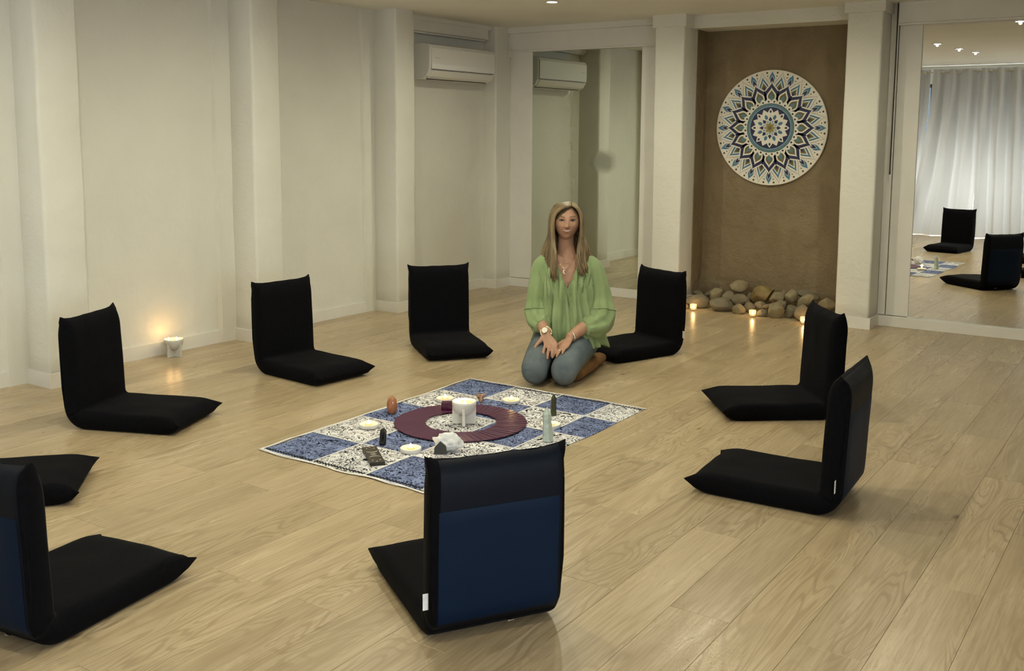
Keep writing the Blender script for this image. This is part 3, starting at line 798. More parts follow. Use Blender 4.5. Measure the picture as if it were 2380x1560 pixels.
ST = [(-3.300, 7.56, .055, .205, .112, 0, 'big rounded stone at the left end behind the first tealight', 1, 0, 1),
      (-3.345, 7.47, .021, .05, .044, 0, 'small stone at the far left beside the first tealight', 2, 0, 0),
      (-3.066, 7.53, .053, .182, .110, 0, 'large dome-shaped stone on the floor, second from the left', 3, 0, 1),
      (-2.908, 7.50, .039, .095, .080, 0, 'round stone on the floor just left of the middle tealight', 4, 0, 0),
      (-2.855, 7.60, .047, .090, .080, 10, 'stone behind the middle tealight, lit orange by it', 5, 0, 1),
      (-2.715, 7.49, .031, .092, .064, 0, 'angular stone on the floor just right of the middle tealight', 6, 1, 1),
      (-2.770, 7.59, .066, .078, .066, 0, 'stone above and behind the middle tealight', 7, 0, 1),
      (-2.610, 7.49, .060, .120, .124, -22, 'pear-shaped upright stone on the floor, centre right', 8, 0, 0),
      (-2.512, 7.56, .050, .100, .098, 30, 'lozenge-shaped stone on the floor between the pear-shaped and the last one', 9, 0, 1),
      (-2.396, 7.485, .060, .118, .118, 12, 'egg-shaped stone at the right end behind the last tealight', 10, 0, 1),
      (-2.412, 7.575, .142, .138, .086, 30, 'tilted oblong stone resting on the egg-shaped one at the right', 11, 0, 0),
      (-2.606, 7.60, .090, .086, .086, -28, 'curved stone tucked above the pear-shaped one', 12, 0, 1),
      (-2.664, 7.66, .132, .108, .082, 26, 'smooth oval stone leaning left above the pear-shaped one', 13, 0, 0),
      (-2.550, 7.66, .150, .096, .106, -12, 'light faceted stone standing at the top right of the pile', 14, 0, 0),
      (-2.632, 7.74, .142, .05, .072, 0, 'narrow stone peeping out behind the light faceted one', 15, 0, 0),
      (-2.795, 7.69, .140, .196, .136, 22, 'craggy ochre rock with a dark hollow at the top of the pile', 16, 1, 2),
      (-2.952, 7.64, .094, .136, .096, 0, 'rounded block of stone below the topmost stone', 17, 0, 1),
      (-3.012, 7.745, .178, .144, .102, 8, 'topmost pale stone crowning the pile', 18, 0, 0),
      (-3.070, 7.66, .096, .104, .096, 30, 'angular stone below and left of the topmost one', 19, 1, 1),
      (-3.180, 7.67, .100, .088, .152, -30, 'long stone leaning to the right on the left of the pile', 20, 0, 0),
      (-3.372, 7.75, .090, .090, .042, -12, 'flat stone at the upper left against the wall', 21, 0, 1),
      (-3.268, 7.785, .094, .10, .046, 8, 'flat stone behind the long leaning one', 22, 1, 1),
      (-2.450, 7.765, .158, .165, .070, -8, 'flat dark stone at the upper right against the wall', 23, 0, 1),
      (-2.690, 7.545, .077, .076, .040, 5, 'small flat stone wedged left of the pear-shaped one', 24, 0, 1),
      (-2.270, 7.68, .120, .13, .09, 0, 'pale stone at the far right showing behind the chair back', 25, 0, 0),
      (-2.925, 7.77, .095, .06, .07, 0, 'small dark stone in the gap behind the rounded block', 26, 0, 1)]
for (x, y, z, wd, ht, ang, lab, seed, fac, mt) in ST: stone(x, y, z, wd, ht, ang, lab, seed, fac, mt)

# ------------------------------------------------------------------ crystals and small things on the cloth
def prism(name, pts, mat, parent=None, smooth=False):
    g = G(); g.loft(pts); return g.obj(name, mat, parent, smooth)
def crystal_mat(name, a, b, c3=None, rough=.25, sc=30):
    n = NT(name); c = n.coords(); f = n.noise(c, sc, 5, .65, .6); st = [(.3, a), (.65, b)] + ([(.8, c3)] if c3 else [])
    n.set(Base_Color=n.ramp(f, st), Roughness=rough); n.b.inputs['Subsurface Weight'].default_value = 0; n.bump(f, .15, .003); return n.mat
def tower(name, x, y, h, r0, r1, mat, lab, sides=6, lean=(0, 0), rz=0, z=.006):
    g = G(); rg = random.Random(int(h * 1000)); rings = []
    for t, r in ((0, r0), (.35, lerp(r0, r1, .4)), (.8, r1), (1.0, .002)):
        rings.append([(r * (1 + .12 * rg.uniform(-1, 1) * (t < .9)) * math.cos(2 * PI * k / sides) + lean[0] * t, r * math.sin(2 * PI * k / sides) + lean[1] * t, h * t) for k in range(sides)])
    g.loft(rings); o = g.obj(name, mat, loc=(x, y, z)); o.rotation_euler = (0, 0, rz); bevel(o, .0012)
    return tag(o, lab, 'crystal')
gq = crystal_mat('pale_green_fluorite', (.34, .44, .38), (.58, .64, .58), (.30, .42, .40))
tower('crystal_tower', -2.372, 3.812, .158, .027, .021, gq, 'tall pale green crystal tower behind the foreground chair', 6, (-.004, 0), .3)
dk = crystal_mat('dark_green_moldavite', (.012, .016, .008), (.05, .055, .02), (.09, .09, .04), .3, 60)
tower('crystal_tower', -2.573, 4.188, .108, .017, .014, dk, 'slim dark green crystal tower at the back right of the cloth', 6, (0, 0), .2)
g = G(); pf = []
for i in range(15):
    t = i / 14; pf.append((max(.001, .0265 * math.sqrt(max(0, 1 - abs((t - .42) / .58) ** 2.3))), .088 * t))
pf[0] = (.017, 0); pf[1] = (.0215, pf[1][1])
pf = [(r if i < 14 else .001, z) for i, (r, z) in enumerate(pf)]
g.lathe(pf, 28); o = g.obj('polished_stone', crystal_mat('peach_moonstone', (.27, .10, .045), (.42, .19, .10), (.52, .30, .18), .14, 22), None, True, loc=(-3.255, 3.755, .005))
tag(o, 'polished peach-brown freeform stone standing at the left edge of the cloth', 'crystal')
g = G(); rings = []
for i in range(11):
    t = i / 10; q = 1 - max(0, (t - .72) / .28) ** 2
    rings.append([((.0165 * math.sqrt(max(q, .02)) * math.cos(2 * PI * k / 18)) + .006 * t, .010 * math.sqrt(max(q, .02)) * math.sin(2 * PI * k / 18), .078 * t) for k in range(18)])
g.loft(rings); o = g.obj('obsidian_stone', simple('black_obsidian', (.012, .012, .012), .08, .3, 40), None, True, loc=(-2.950, 3.335, .006), rz=R(FACE - 20))
tag(o, 'glossy black obsidian freeform standing near the black tablet', 'crystal')
# black carved tablet with pale moons and dots
tab = thing('carved_tablet', 'black tablet with pale crescents and dots lying on the white patch', 'tablet', (-2.864, 3.178, .006), math.atan2(3.205 - 3.11 + .05, -2.955 + 2.775))
tm = simple('black_carved_wood', (.022, .018, .012), .45, .3, 50); tp = simple('pale_inlay', (.55, .52, .44), .5)
g = G(); g.box(-.112, .112, -.032, .032, 0, .014); bevel(g.obj('tablet_body', tm, tab), .002)
def mark(nm, pts): g = G(); g.loft([[(x, y, .0138) for x, y in pts], [(x, y, .0146) for x, y in pts]]); g.obj(nm, tp, tab)
for s in (-1, 1):
    pts = [(s * (.05 - .028 * math.cos(a)), .026 * math.sin(a)) for a in [R(-80 + 160 * k / 10) for k in range(11)]] + [(s * (.05 - .021 * math.cos(a)), .026 * math.sin(a)) for a in [R(80 - 160 * k / 10) for k in range(11)]]
    mark('crescent', pts)
    for dx, dy in ((.082, -.016), (.082, .016), (.100, 0)): mark('dot', [(s * dx + .0035 * math.cos(2 * PI * k / 8), dy + .0035 * math.sin(2 * PI * k / 8)) for k in range(8)])
mark('dot', [(.012 * math.cos(2 * PI * k / 8) * (1 if k % 2 else .35), .012 * math.sin(2 * PI * k / 8) * (1 if k % 2 else .35)) for k in range(8)])
mark('dot', [(-.0015, -.014), (.0015, -.014), (.0015, .014), (-.0015, .014)])
# white crystal cluster with a dark cut face towards the camera
cl = thing('crystal_cluster', 'white crystal cluster with a dark flat face just behind the foreground chair', 'crystal', (-2.665, 3.425, .005), R(FACE))
wq = crystal_mat('white_quartz', (.62, .62, .60), (.82, .82, .80), None, .35, 40)
bm = bmesh.new(); bmesh.ops.create_icosphere(bm, subdivisions=4, radius=1)
for v in bm.verts:
    d = v.co.normalized(); k = 1 + .30 * noise.noise(d * 2.3 + Vector((4, 1, 0))) + .12 * abs(noise.noise(d * 6))
    v.co = Vector((d.x * .062 * k + .016, d.y * .036 * k, max(0, .040 + d.z * .042 * k + .016 * noise.noise(d * 1.5))))
me = bpy.data.meshes.new('quartz'); bm.to_mesh(me); bm.free(); me.materials.append(wq); me.polygons.foreach_set('use_smooth', [True] * len(me.polygons)); o = bpy.data.objects.new('quartz_crust', me); link(o, cl)
g = G(); pts = [(-.045, 0), (.012, 0), (.008, .036), (-.018, .056), (-.042, .030)]
g.loft([[(x, -.044, z) for x, z in pts], [(x * .9, -.012, z * .95) for x, z in pts]]); g.obj('dark_face', simple('grey_slate_face', (.045, .047, .042), .6), cl)
# small clear and brown carved skull
sk = thing('crystal_skull', 'small brown and clear crystal carved like an animal head at the back of the cloth', 'crystal', (-3.022, 4.190, .006), R(FACE))
bq = crystal_mat('smoky_quartz', (.16, .07, .03), (.45, .28, .18), (.70, .58, .48), .15, 55)
g = G(); rings = [[(w_ * math.cos(2 * PI * k / 10), -.010 + y_ + .012 * math.sin(2 * PI * k / 10), z_) for k in range(10)] for z_, w_, y_ in ((0, .005, -.006), (.010, .010, -.004), (.022, .019, 0), (.034, .024, .004), (.040, .022, .004))]
g.loft(rings); g.obj('carved_head', bq, sk, True)
for s in (-1, 1):
    g = G(); g.tube([(s * .016, -.004, .034), (s * .024, -.002, .046)], [.006, .0015], 8); g.obj('ear', bq, sk, True)
    g = G(); g.ball((s * .009, -.020, .026), .003, nu=8, nv=6); g.obj('eye', simple('dark_eye', (.05, .02, .01), .3), sk)
g = G(); g.box(-.036, .036, -.022, .022, 0, .036)
o = g.obj('card_box', simple('glossy_purple_box', (.075, .010, .045), .18, .2, 40), loc=(-3.052, 3.955, .014), rz=R(FACE)); bevel(o, .002)
tag(o, 'small glossy purple box standing on the ring of cards', 'box')

# ------------------------------------------------------------------ curtains (behind the camera, seen in the mirror)
def curtain_mat():
    n = NT('linen_curtain'); c = n.coords('Object', (1, 1, 1)); f = n.noise(c, 260, 2)
    col = n.ramp(f, [(.3, (.68, .64, .55)), (.7, (.78, .74, .65))])
    d = n.new('ShaderNodeBsdfDiffuse'); t = n.new('ShaderNodeBsdfTranslucent'); mx = n.new('ShaderNodeMixShader'); mx.inputs[0].default_value = .5
    n.link(col, d.inputs[0]); t.inputs[0].default_value = (.22, .215, .20, 1); n.link(d.outputs[0], mx.inputs[1]); n.link(t.outputs[0], mx.inputs[2]); n.link(mx.outputs[0], n.out.inputs[0]); return n.mat
M['curtain'] = curtain_mat(); ROD = 2.40
def curtain(x0, x1, b0, b1, folds, lab, seed):
    t = thing('curtain', lab, 'curtain', (0, -.58, 0), 0, 'white eyelet curtains across the glass doors')
    nx, nz = 90, 26; v = []; f = []
    for j in range(nz + 1):
        s = j / nz; z = lerp(ROD + .045, .012, s)
        for i in range(nx + 1):
            u = i / nx; sw = s ** 1.8
            x = lerp(lerp(x0, x1, u), lerp(b0, b1, u), sw)
            amp = lerp(.045, .075, s) * (1 + .4 * noise.noise(Vector((u * 4, s * 1.5, seed))))
            y = amp * math.sin(2 * PI * folds * u + .7 * s * math.sin(seed + 3 * u)) + .02 * noise.noise(Vector((u * 9, s * 5, seed + 9)))
            x += .012 * math.sin(4 * PI * folds * u) * s
            v.append((x, y, z))
    for j in range(nz):
        for i in range(nx): f.append((j * (nx + 1) + i, j * (nx + 1) + i + 1, (j + 1) * (nx + 1) + i + 1, (j + 1) * (nx + 1) + i))
    mesh('drape', v, f, M['curtain'], t, True)
    for k in range(int(2 * folds)):
        u = (k + .5) / (2 * folds); g = G(); c = (lerp(x0, x1, u), 0, ROD); rr = .026
        pts = [(c[0] + .006 * math.sin(q), rr * math.cos(q), c[2] + rr * math.sin(q)) for q in [2 * PI * m_ / 14 for m_ in range(15)]]
        g.tube(pts, .0035, 6, up=(1, 0, 0)); g.obj('eyelet', M['chrome'], t, True)
curtain(-4.35, -3.595, -4.45, -3.78, 3, 'curtain panel at the left end, mostly hidden by the mirror edge', 1)
curtain(-3.56, -2.90, -3.86, -2.92, 3, 'curtain panel swept aside, left in the right mirror', 2)
curtain(-2.91, -2.05, -2.90, -1.98, 4, 'curtain panel hanging straight, right in the right mirror', 3)
curtain(-2.0, -1.05, -1.95, -1.05, 4, 'curtain panel just outside the mirror view', 4)
curtain(-1.0, .25, -1.0, .3, 5, 'curtain panel at the camera end of the glass doors', 5)
g = G(); g.tube([(-5.2, -.58, ROD), (0.45, -.58, ROD)], .013, 14); g.ball((.46, -.58, ROD), .022)
rod = g.obj('curtain_rod', simple('cream_rod', (.62, .56, .42), .4), None, True); tag(rod, 'cream curtain rod above the glass doors', 'rod')

# ------------------------------------------------------------------ kneeling woman
def skin_mat():
    n = NT('skin'); c = n.coords(); f = n.noise(c, 40, 3)
    n.set(Base_Color=n.ramp(f, [(.3, (.41, .225, .145)), (.7, (.48, .28, .185))]), Roughness=.5); n.b.inputs['Specular IOR Level'].default_value = .3
    n.b.inputs['Subsurface Weight'].default_value = .12; n.b.inputs['Subsurface Radius'].default_value = (.012, .005, .003); n.bump(n.noise(c, 300, 2), .05, .001); return n.mat
def denim_mat():
    n = NT('washed_denim'); c = n.coords(); f = n.noise(c, 9, 3); tw = n.noise(n.coords('Object', (1, 1, .3)), 320, 2)
    col = n.ramp(f, [(.3, (.085, .108, .120)), (.7, (.165, .192, .200))]); col = n.mix(n.ramp(tw, [(.4, (0, 0, 0)), (.7, (.35, .35, .35))]), col, (.06, .085, .11))
    n.set(Base_Color=col, Roughness=.85); n.b.inputs['Specular IOR Level'].default_value = .15
    wv = n.new('ShaderNodeTexWave', wave_type='BANDS', bands_direction='DIAGONAL'); wv.inputs['Scale'].default_value = 14; wv.inputs['Distortion'].default_value = 6; wv.inputs['Detail'].default_value = 1
    n.link(c, wv.inputs['Vector']); n.bump(n.math('MULTIPLY', wv.outputs['Fac'], n.ramp(n.noise(c, 7, 1), [(.5, (0, 0, 0)), (.65, (1, 1, 1))])), .25, .006); return n.mat
def hair_mat():
    n = NT('blonde_hair'); c = n.coords('Object', (1, 1, .10)); f = n.noise(c, 130, 4, .6); f2 = n.noise(c, 28, 2)
    col = n.mix(.5, n.ramp(f, [(.3, (.055, .034, .016)), (.7, (.29, .205, .105))]), n.ramp(f2, [(.35, (.075, .048, .022)), (.65, (.36, .27, .15))]))
    n.set(Base_Color=col, Roughness=.42); n.b.inputs['Specular IOR Level'].default_value = .35; n.bump(f, .5, .003); return n.mat
def blouse_mat():
    n = NT('sage_green_cotton'); c = n.coords(); f = n.noise(c, 6, 3); wv = n.noise(n.coords('Object', (1, 1, .12)), 55, 3)
    n.set(Base_Color=n.ramp(f, [(.3, (.225, .300, .135)), (.7, (.290, .372, .180))]), Roughness=.85); n.b.inputs['Specular IOR Level'].default_value = .15
    n.b.inputs['Sheen Weight'].default_value = .15; n.bump(wv, .35, .006); return n.mat
M['skin'] = skin_mat(); M['denim'] = denim_mat(); M['hair'] = hair_mat(); M['blouse'] = blouse_mat()
M['boot'] = simple('tan_suede', (.20, .095, .025), .85, .25, 40, .2); M['lip'] = simple('rose_lips', (.36, .135, .10), .4, .05); M['teeth'] = simple('teeth', (.66, .58, .48), .3, .02)
M['eyew'] = simple('eye_white', (.55, .50, .45), .3, .02); M['iris'] = simple('dark_iris', (.03, .018, .01), .15); M['lash'] = simple('dark_lash', (.02, .012, .008), .8); M['brow'] = simple('brown_brow', (.13, .07, .035), .9)
M['gold'] = simple('pale_gold', (.80, .66, .42), .25, .02, metal=1); M['pearl'] = simple('watch_face', (.85, .80, .68), .25, .02)
a_ = R(90 - math.degrees(.9769))
def old2room(x, y): th = .9769; return (math.sin(th) * x - math.cos(th) * y, math.cos(th) * x + math.sin(th) * y)
px_, py_ = old2room(.30, 5.75)
per = thing('person', 'woman kneeling on the floor in a sage green blouse and jeans, hands on thighs', 'person', (px_, py_, 0), a_)
def remesh(g, name, mat, vox, smooth_it=4, fac=.5):
    o = g.obj(name, mat, None); m = o.modifiers.new('r', 'REMESH'); m.mode = 'VOXEL'; m.voxel_size = vox; m.use_smooth_shade = True
    if smooth_it: s = o.modifiers.new('s', 'SMOOTH'); s.iterations = smooth_it; s.factor = fac
    dg = bpy.context.evaluated_depsgraph_get(); me = bpy.data.meshes.new_from_object(o.evaluated_get(dg))
    old = o.data; o.modifiers.clear(); o.data = me; bpy.data.meshes.remove(old); me.name = name
    if not me.materials: me.materials.append(mat)
    me.polygons.foreach_set('use_smooth', [True] * len(me.polygons))
    o.parent = per; return o
HC = Vector((.012, .065, .905))
def head_pt(d):
    px, py, pz = d
    x = .0765 * px; y = .094 * py; z = (.094 if pz > 0 else .112) * pz
    if pz < 0:
        tp = 1 - .24 * (-pz) ** 1.8; x *= tp
        y = y * (1 - .10 * (-pz)) - .006 * (-pz) if py < 0 else y * (1 - .42 * (-pz))
    if py > 0: x *= 1 + .05 * py
    if py < 0:
        fr = min(1, -py * 1.6); G2 = lambda cx, cz, sx, sz: math.exp(-((x - cx) / sx) ** 2 - ((z - cz) / sz) ** 2)
        d_ = 0
        if z < .02: d_ += .017 * math.exp(-(x / .0085) ** 2) * max(0, min(1, (.02 - z) / .05)) * (1 if z > -.034 else max(0, 1 - (-.034 - z) / .008))
        d_ += .006 * G2(0, -.029, .011, .008) + .004 * (G2(.011, -.031, .006, .006) + G2(-.011, -.031, .006, .006))
        d_ -= .0085 * (G2(.032, .004, .015, .010) + G2(-.032, .004, .015, .010))
        d_ += .003 * (G2(.030, .020, .02, .007) + G2(-.030, .020, .02, .007))
        d_ += .0075 * (G2(.040, -.030, .016, .016) + G2(-.040, -.030, .016, .016))
        d_ += .005 * G2(0, -.056, .026, .012) + .008 * G2(0, -.100, .018, .014) - .004 * G2(0, -.078, .02, .006)
        y -= d_ * fr
    return Vector((x, y, z)) + HC
hg = G(); rings = []; nu, nv = 120, 90
for i in range(nv + 1):
    th = PI * (i + .05) / (nv + .1)
    rings.append([head_pt((math.sin(th) * math.cos(2 * PI * k / nu), math.sin(th) * math.sin(2 * PI * k / nu), -math.cos(th))) for k in range(nu)])
hg.loft(rings)
FV = [p for r in rings for p in r if p.y < HC.y - .01]
def face(x, z, off=.0):
    """point on the face at local x, z (relative to the head centre)"""
    x += HC.x; z += HC.z
    best = sorted(FV, key=lambda p: (p.x - x) ** 2 + (p.z - z) ** 2)[:4]
    ws = [1 / ((p.x - x) ** 2 + (p.z - z) ** 2 + 1e-8) for p in best]
    return (x, sum(p.y * w_ for p, w_ in zip(best, ws)) / sum(ws) - off, z)
bg = G(); bg.v = list(hg.v); bg.f = list(hg.f); bg.m = list(hg.m)
for s in (-1, 1): bg.ball((HC.x + s * .074, HC.y + .012, HC.z - .012), (.008, .018, .030), nu=12, nv=8)
bg.tube(spline([(.012, .080, .86), (.013, .090, .80), (.014, .100, .74), (.016, .105, .66)], 8), [.048, .047, .046, .046, .048, .053, .062, .075], 20)
tor = [(.16, .165, .12, .035, .15), (.30, .140, .10, .03, .135), (.42, .128, .092, .022, .12), (.54, .140, .100, .018, .105), (.62, .160, .090, .017, .11), (.665, .140, .072, .016, .11), (.70, .075, .055, .015, .105)]
rings = []
for k in range(20):
    z = lerp(.16, .70, k / 19); a, b, cx, cy = interp(tor, z)
    rings.append([(cx + a * math.cos(2 * PI * j / 28), cy + b * math.sin(2 * PI * j / 28) - (.016 * max(0, -math.sin(2 * PI * j / 28)) * math.exp(-((z - .52) / .05) ** 2) * (1 - math.exp(-(math.cos(2 * PI * j / 28) / .35) ** 2))), z) for j in range(28)])
bg.loft(rings)
ARM = {-1: [(-.118, .11, .645, .050), (-.140, .10, .50, .043), (-.155, .08, .36, .040), (-.130, -.03, .315, .037), (-.100, -.125, .272, .025)],
       1: [(.160, .11, .640, .050), (.190, .10, .49, .043), (.212, .075, .335, .041), (.120, -.03, .300, .039), (.024, -.13, .250, .026)]}
for s, c in ARM.items():
    q = spline(c, 16); bg.tube([p[:3] for p in q], [p[3] for p in q], 16)
def hand(wr, kn, tip, spread, thumb_side, lens, splay):
    """wrist, knuckle centre, direction point of the fingers, across-the-palm vector"""
    wr, kn, tip, sp = Vector(wr), Vector(kn), Vector(tip), Vector(spread).normalized()
    d = (tip - kn).normalized(); pd = (kn - wr).normalized(); up = sp.cross(pd)
    if up.z < 0: up = -up
    pts = [wr - pd * .012, wr + pd * .012, lerp(wr, kn, .5), kn, kn + pd * .008]
    g = G(); rings = []
    for p, (a, b) in zip(pts, ((.024, .020), (.027, .018), (.036, .0155), (.040, .0135), (.036, .010))):
        rings.append([p + sp * (a * math.cos(2 * PI * k / 16)) + up * (b * math.sin(2 * PI * k / 16)) for k in range(16)])
    bg.loft(rings)
    for i in range(4):
        o_ = (i - 1.5) * .0195; b0 = kn + sp * o_ - pd * (.006 if i in (0, 3) else 0)
        L = lens[i]; dd = (d + sp * splay * (i - 1.5)).normalized()
        f = [b0 - pd * .012, b0, b0 + dd * L * .42 + up * .006, b0 + dd * L * .74 + up * .002, b0 + dd * L - up * .006]
        bg.tube(f, [.0098, .0098, .0092, .0086, .0062], 10)
    ts = -1 if thumb_side == 0 else 1
    b0 = wr + pd * .020 + sp * (ts * .026); td = (d * .55 + sp * ts * .62).normalized()
    bg.tube([b0 - pd * .01, b0 + td * .022, b0 + td * .048 + d * .006, b0 + td * .066 + d * .018], [.013, .0125, .0102, .0072], 10)
# finger lists run from the -spread side to the +spread side
hand((-.101, -.128, .270), (-.078, -.172, .222), (-.088, -.232, .145), (.96, -.15, .12), 0, (.078, .086, .080, .062), .10)
hand((.026, -.132, .247), (-.014, -.178, .205), (-.072, -.232, .158), (.72, -.55, .22), 0, (.074, .084, .078, .062), .10)
body = remesh(bg, 'body', M['skin'], .0036, 3, .4)
# face details
def patch_strip(name, xs, zc, hh, off, mat, parent):
    v = []; f = []
    for x in xs:
        v.append(face(x, zc(x) - hh(x), off)); v.append(face(x, zc(x), off + .0012)); v.append(face(x, zc(x) + hh(x), off))
    for i in range(len(xs) - 1):
        for k in (0, 1): a = i * 3 + k; f.append((a, a + 1, a + 4, a + 3))
    return mesh(name, v, f, mat, parent, True)
lin = lambda a, b, n: [lerp(a, b, k / (n - 1)) for k in range(n)]
mz = -.0545
sm = lambda x: mz + .0085 * (x / .028) ** 2
patch_strip('teeth', lin(-.0235, .0235, 15), lambda x: sm(x) - .0005, lambda x: .0052 * math.sqrt(max(.02, 1 - (x / .0245) ** 2)), .0022, M['teeth'], body)
patch_strip('upper_lip', lin(-.029, .029, 17), lambda x: sm(x) + .0058 * (1 - (x / .03) ** 2) + .0005, lambda x: .0026 * math.sqrt(max(.03, 1 - (x / .0295) ** 2)), .0030, M['lip'], body)
patch_strip('lower_lip', lin(-.027, .027, 17), lambda x: sm(x) - .0080 * (1 - (x / .029) ** 2), lambda x: .0036 * math.sqrt(max(.03, 1 - (x / .0275) ** 2)), .0034, M['lip'], body)
for s in (-1, 1):
    ex = s * .0318 + .0005; ez = .0045
    hh = lambda x: .0034 * math.sqrt(max(.02, 1 - ((x - ex) / .0135) ** 2))
    patch_strip('eye', lin(ex - .0135, ex + .0135, 11), lambda x: ez, hh, .0016, M['eyew'], body)
    patch_strip('iris', lin(ex - .0055, ex + .0055, 9), lambda x: ez, lambda x: .0034 * math.sqrt(max(.02, 1 - ((x - ex) / .0056) ** 2)), .0028, M['iris'], body)
    patch_strip('upper_lash', lin(ex - .0155, ex + .0155, 11), lambda x: ez + .0036 * math.sqrt(max(.0, 1 - ((x - ex) / .0155) ** 2)) , lambda x: .0020, .0034, M['lash'], body)
    patch_strip('lower_lash', lin(ex - .0135, ex + .0135, 11), lambda x: ez - .0033 * math.sqrt(max(.0, 1 - ((x - ex) / .0140) ** 2)) , lambda x: .0008, .0022, M['lash'], body)
    patch_strip('eyebrow', lin(s * .0135, s * .052, 13), lambda x: .0225 + .0055 * math.sin(min(1, (abs(x) - .0135) / .0385) * PI * .75), lambda x: .0022 * (1 - .6 * (abs(x) - .0135) / .0385), .0016, M['brow'], body)
    g = G(); g.ball(face(s * .0065, -.0385, -.0005), (.0030, .002, .0018), nu=8, nv=6); g.obj('nostril', M['lash'], body)
# hair: scalp shell and locks
hr = G(); rings = []; nu, nv = 180, 120
PART = .026
def skull(d, k): 
    p = head_pt(d) - HC; return HC + Vector((p.x * k, p.y * k + .004, p.z * (k if p.z > 0 else 1)))
cells = {}
v = []; f = []
for i in range(nv + 1):
    th = PI * i / nv * .80
    for k in range(nu):
        ph = 2 * PI * k / nu; d = (math.sin(th) * math.cos(ph), math.sin(th) * math.sin(ph), math.cos(th)); v.append(skull(d, 1.035))
for i in range(nv):
    for k in range(nu):
        a = i * nu + k; b = i * nu + (k + 1) % nu; c = (v[a] + v[b] + v[a + nu] + v[b + nu]) / 4 - HC
        # leave the face free: hairline rises from the ears to the parting
        xl = (c.x - PART)
        line = .078 - .85 * abs(xl) if xl < 0 else .078 - 1.6 * abs(xl)
        if c.y < -.010 and c.z < max(line, -.2) and abs(c.x) < .072: continue
        if c.y < .02 and c.z < -.03: continue
        f.append((a, b, b + nu, a + nu))
hr.add(v, f)
rg = random.Random(5)
def lock(ctrl, r, n=14):
    q = spline(ctrl, n); pts = [p for p in q]
    rad = []
    for i in range(n):
        t = i / (n - 1); k = min(1, .55 + t * 3) * (1 - .75 * max(0, (t - .72) / .28) ** 1.4)
        rad.append((r * 1.5 * k, r * .7 * k))
    hr.tube(pts, rad, 7, up=(0, -1, 0.2))
for s in (-1, 1):
    NLK = 170 if s < 0 else 150
    for k in range(NLK):
        q = k / (NLK - 1); j = lambda a: rg.uniform(-a, a); lay = rg.random()
        y0 = lerp(-.055, .110, q); z0 = HC.z + .1005 - .35 * max(0, -(y0 + .02)) - .9 * max(0, y0 - .06) ** 1.5 * 4
        P0 = (HC.x + PART + s * .002, HC.y - .065 + lerp(.0, .13, q) - .004, z0 + .002 * lay)
        w1 = .080 + .008 * lay
        if s < 0:
            P1 = (HC.x - lerp(.030, .050, q), lerp(-.030, .13, q) + j(.004), HC.z + lerp(.074, .085, q))
            P2 = (HC.x - lerp(.072, .083, min(1, q * 3)) - .006 * lay, lerp(-.018, .155, q ** 1.1) + j(.004), HC.z + lerp(.025, .02, q))
            P3 = (HC.x - lerp(.074, .085, min(1, q * 2)) - .012 * lay, lerp(-.004, .160, q) + j(.006), HC.z - .09)
            P4 = (HC.x - lerp(.058, .118, min(1, q * 1.4)) + j(.010) - .012 * lay, lerp(-.028, .165, q ** 1.2) + j(.008), .70 + j(.01))
            P5 = (HC.x - lerp(.060, .128, min(1, q * 1.3)) + j(.016), lerp(-.040, .175, q ** 1.2) + j(.01), lerp(.575, .62, q) + j(.022))
        else:
            P1 = (HC.x + lerp(.058, .060, q), lerp(-.018, .13, q) + j(.004), HC.z + lerp(.072, .080, q))
            P2 = (HC.x + lerp(.080, .084, min(1, q * 3)) + .006 * lay, lerp(-.004, .155, q ** 1.1) + j(.004), HC.z + lerp(.02, .02, q))
            P3 = (HC.x + lerp(.078, .090, min(1, q * 2)) + .012 * lay, lerp(.004, .160, q) + j(.006), HC.z - .09)
            P4 = (HC.x + lerp(.066, .125, min(1, q * 1.4)) + j(.010) + .010 * lay, lerp(-.012, .165, q ** 1.2) + j(.008), .71 + j(.01))
            P5 = (HC.x + lerp(.082, .160, min(1, q * 1.2)) + j(.016), lerp(-.030, .170, q ** 1.2) + j(.01), lerp(.60, .645, q) + j(.02))
        lock([P0, P1, P2, P3, P4, P5], .0040 + .0030 * rg.random(), 16)
for k in range(70):   # hair falling behind the neck
    u = rg.uniform(-1, 1); j = lambda a: rg.uniform(-a, a)
    lock([(HC.x + .02 + u * .03, HC.y + .06, HC.z + .085), (HC.x + u * .06, HC.y + .105, HC.z + .02), (HC.x + u * .075, HC.y + .085 + j(.01), HC.z - .08),
          (HC.x + u * .085, HC.y + .055 + j(.01), HC.z - .16), (HC.x + u * .10, HC.y + .10 + j(.01), .685 + j(.01)), (HC.x + u * .11, HC.y + .14, .60 + j(.02))], .007, 12)
hr.obj('hair', M['hair'], per, True)
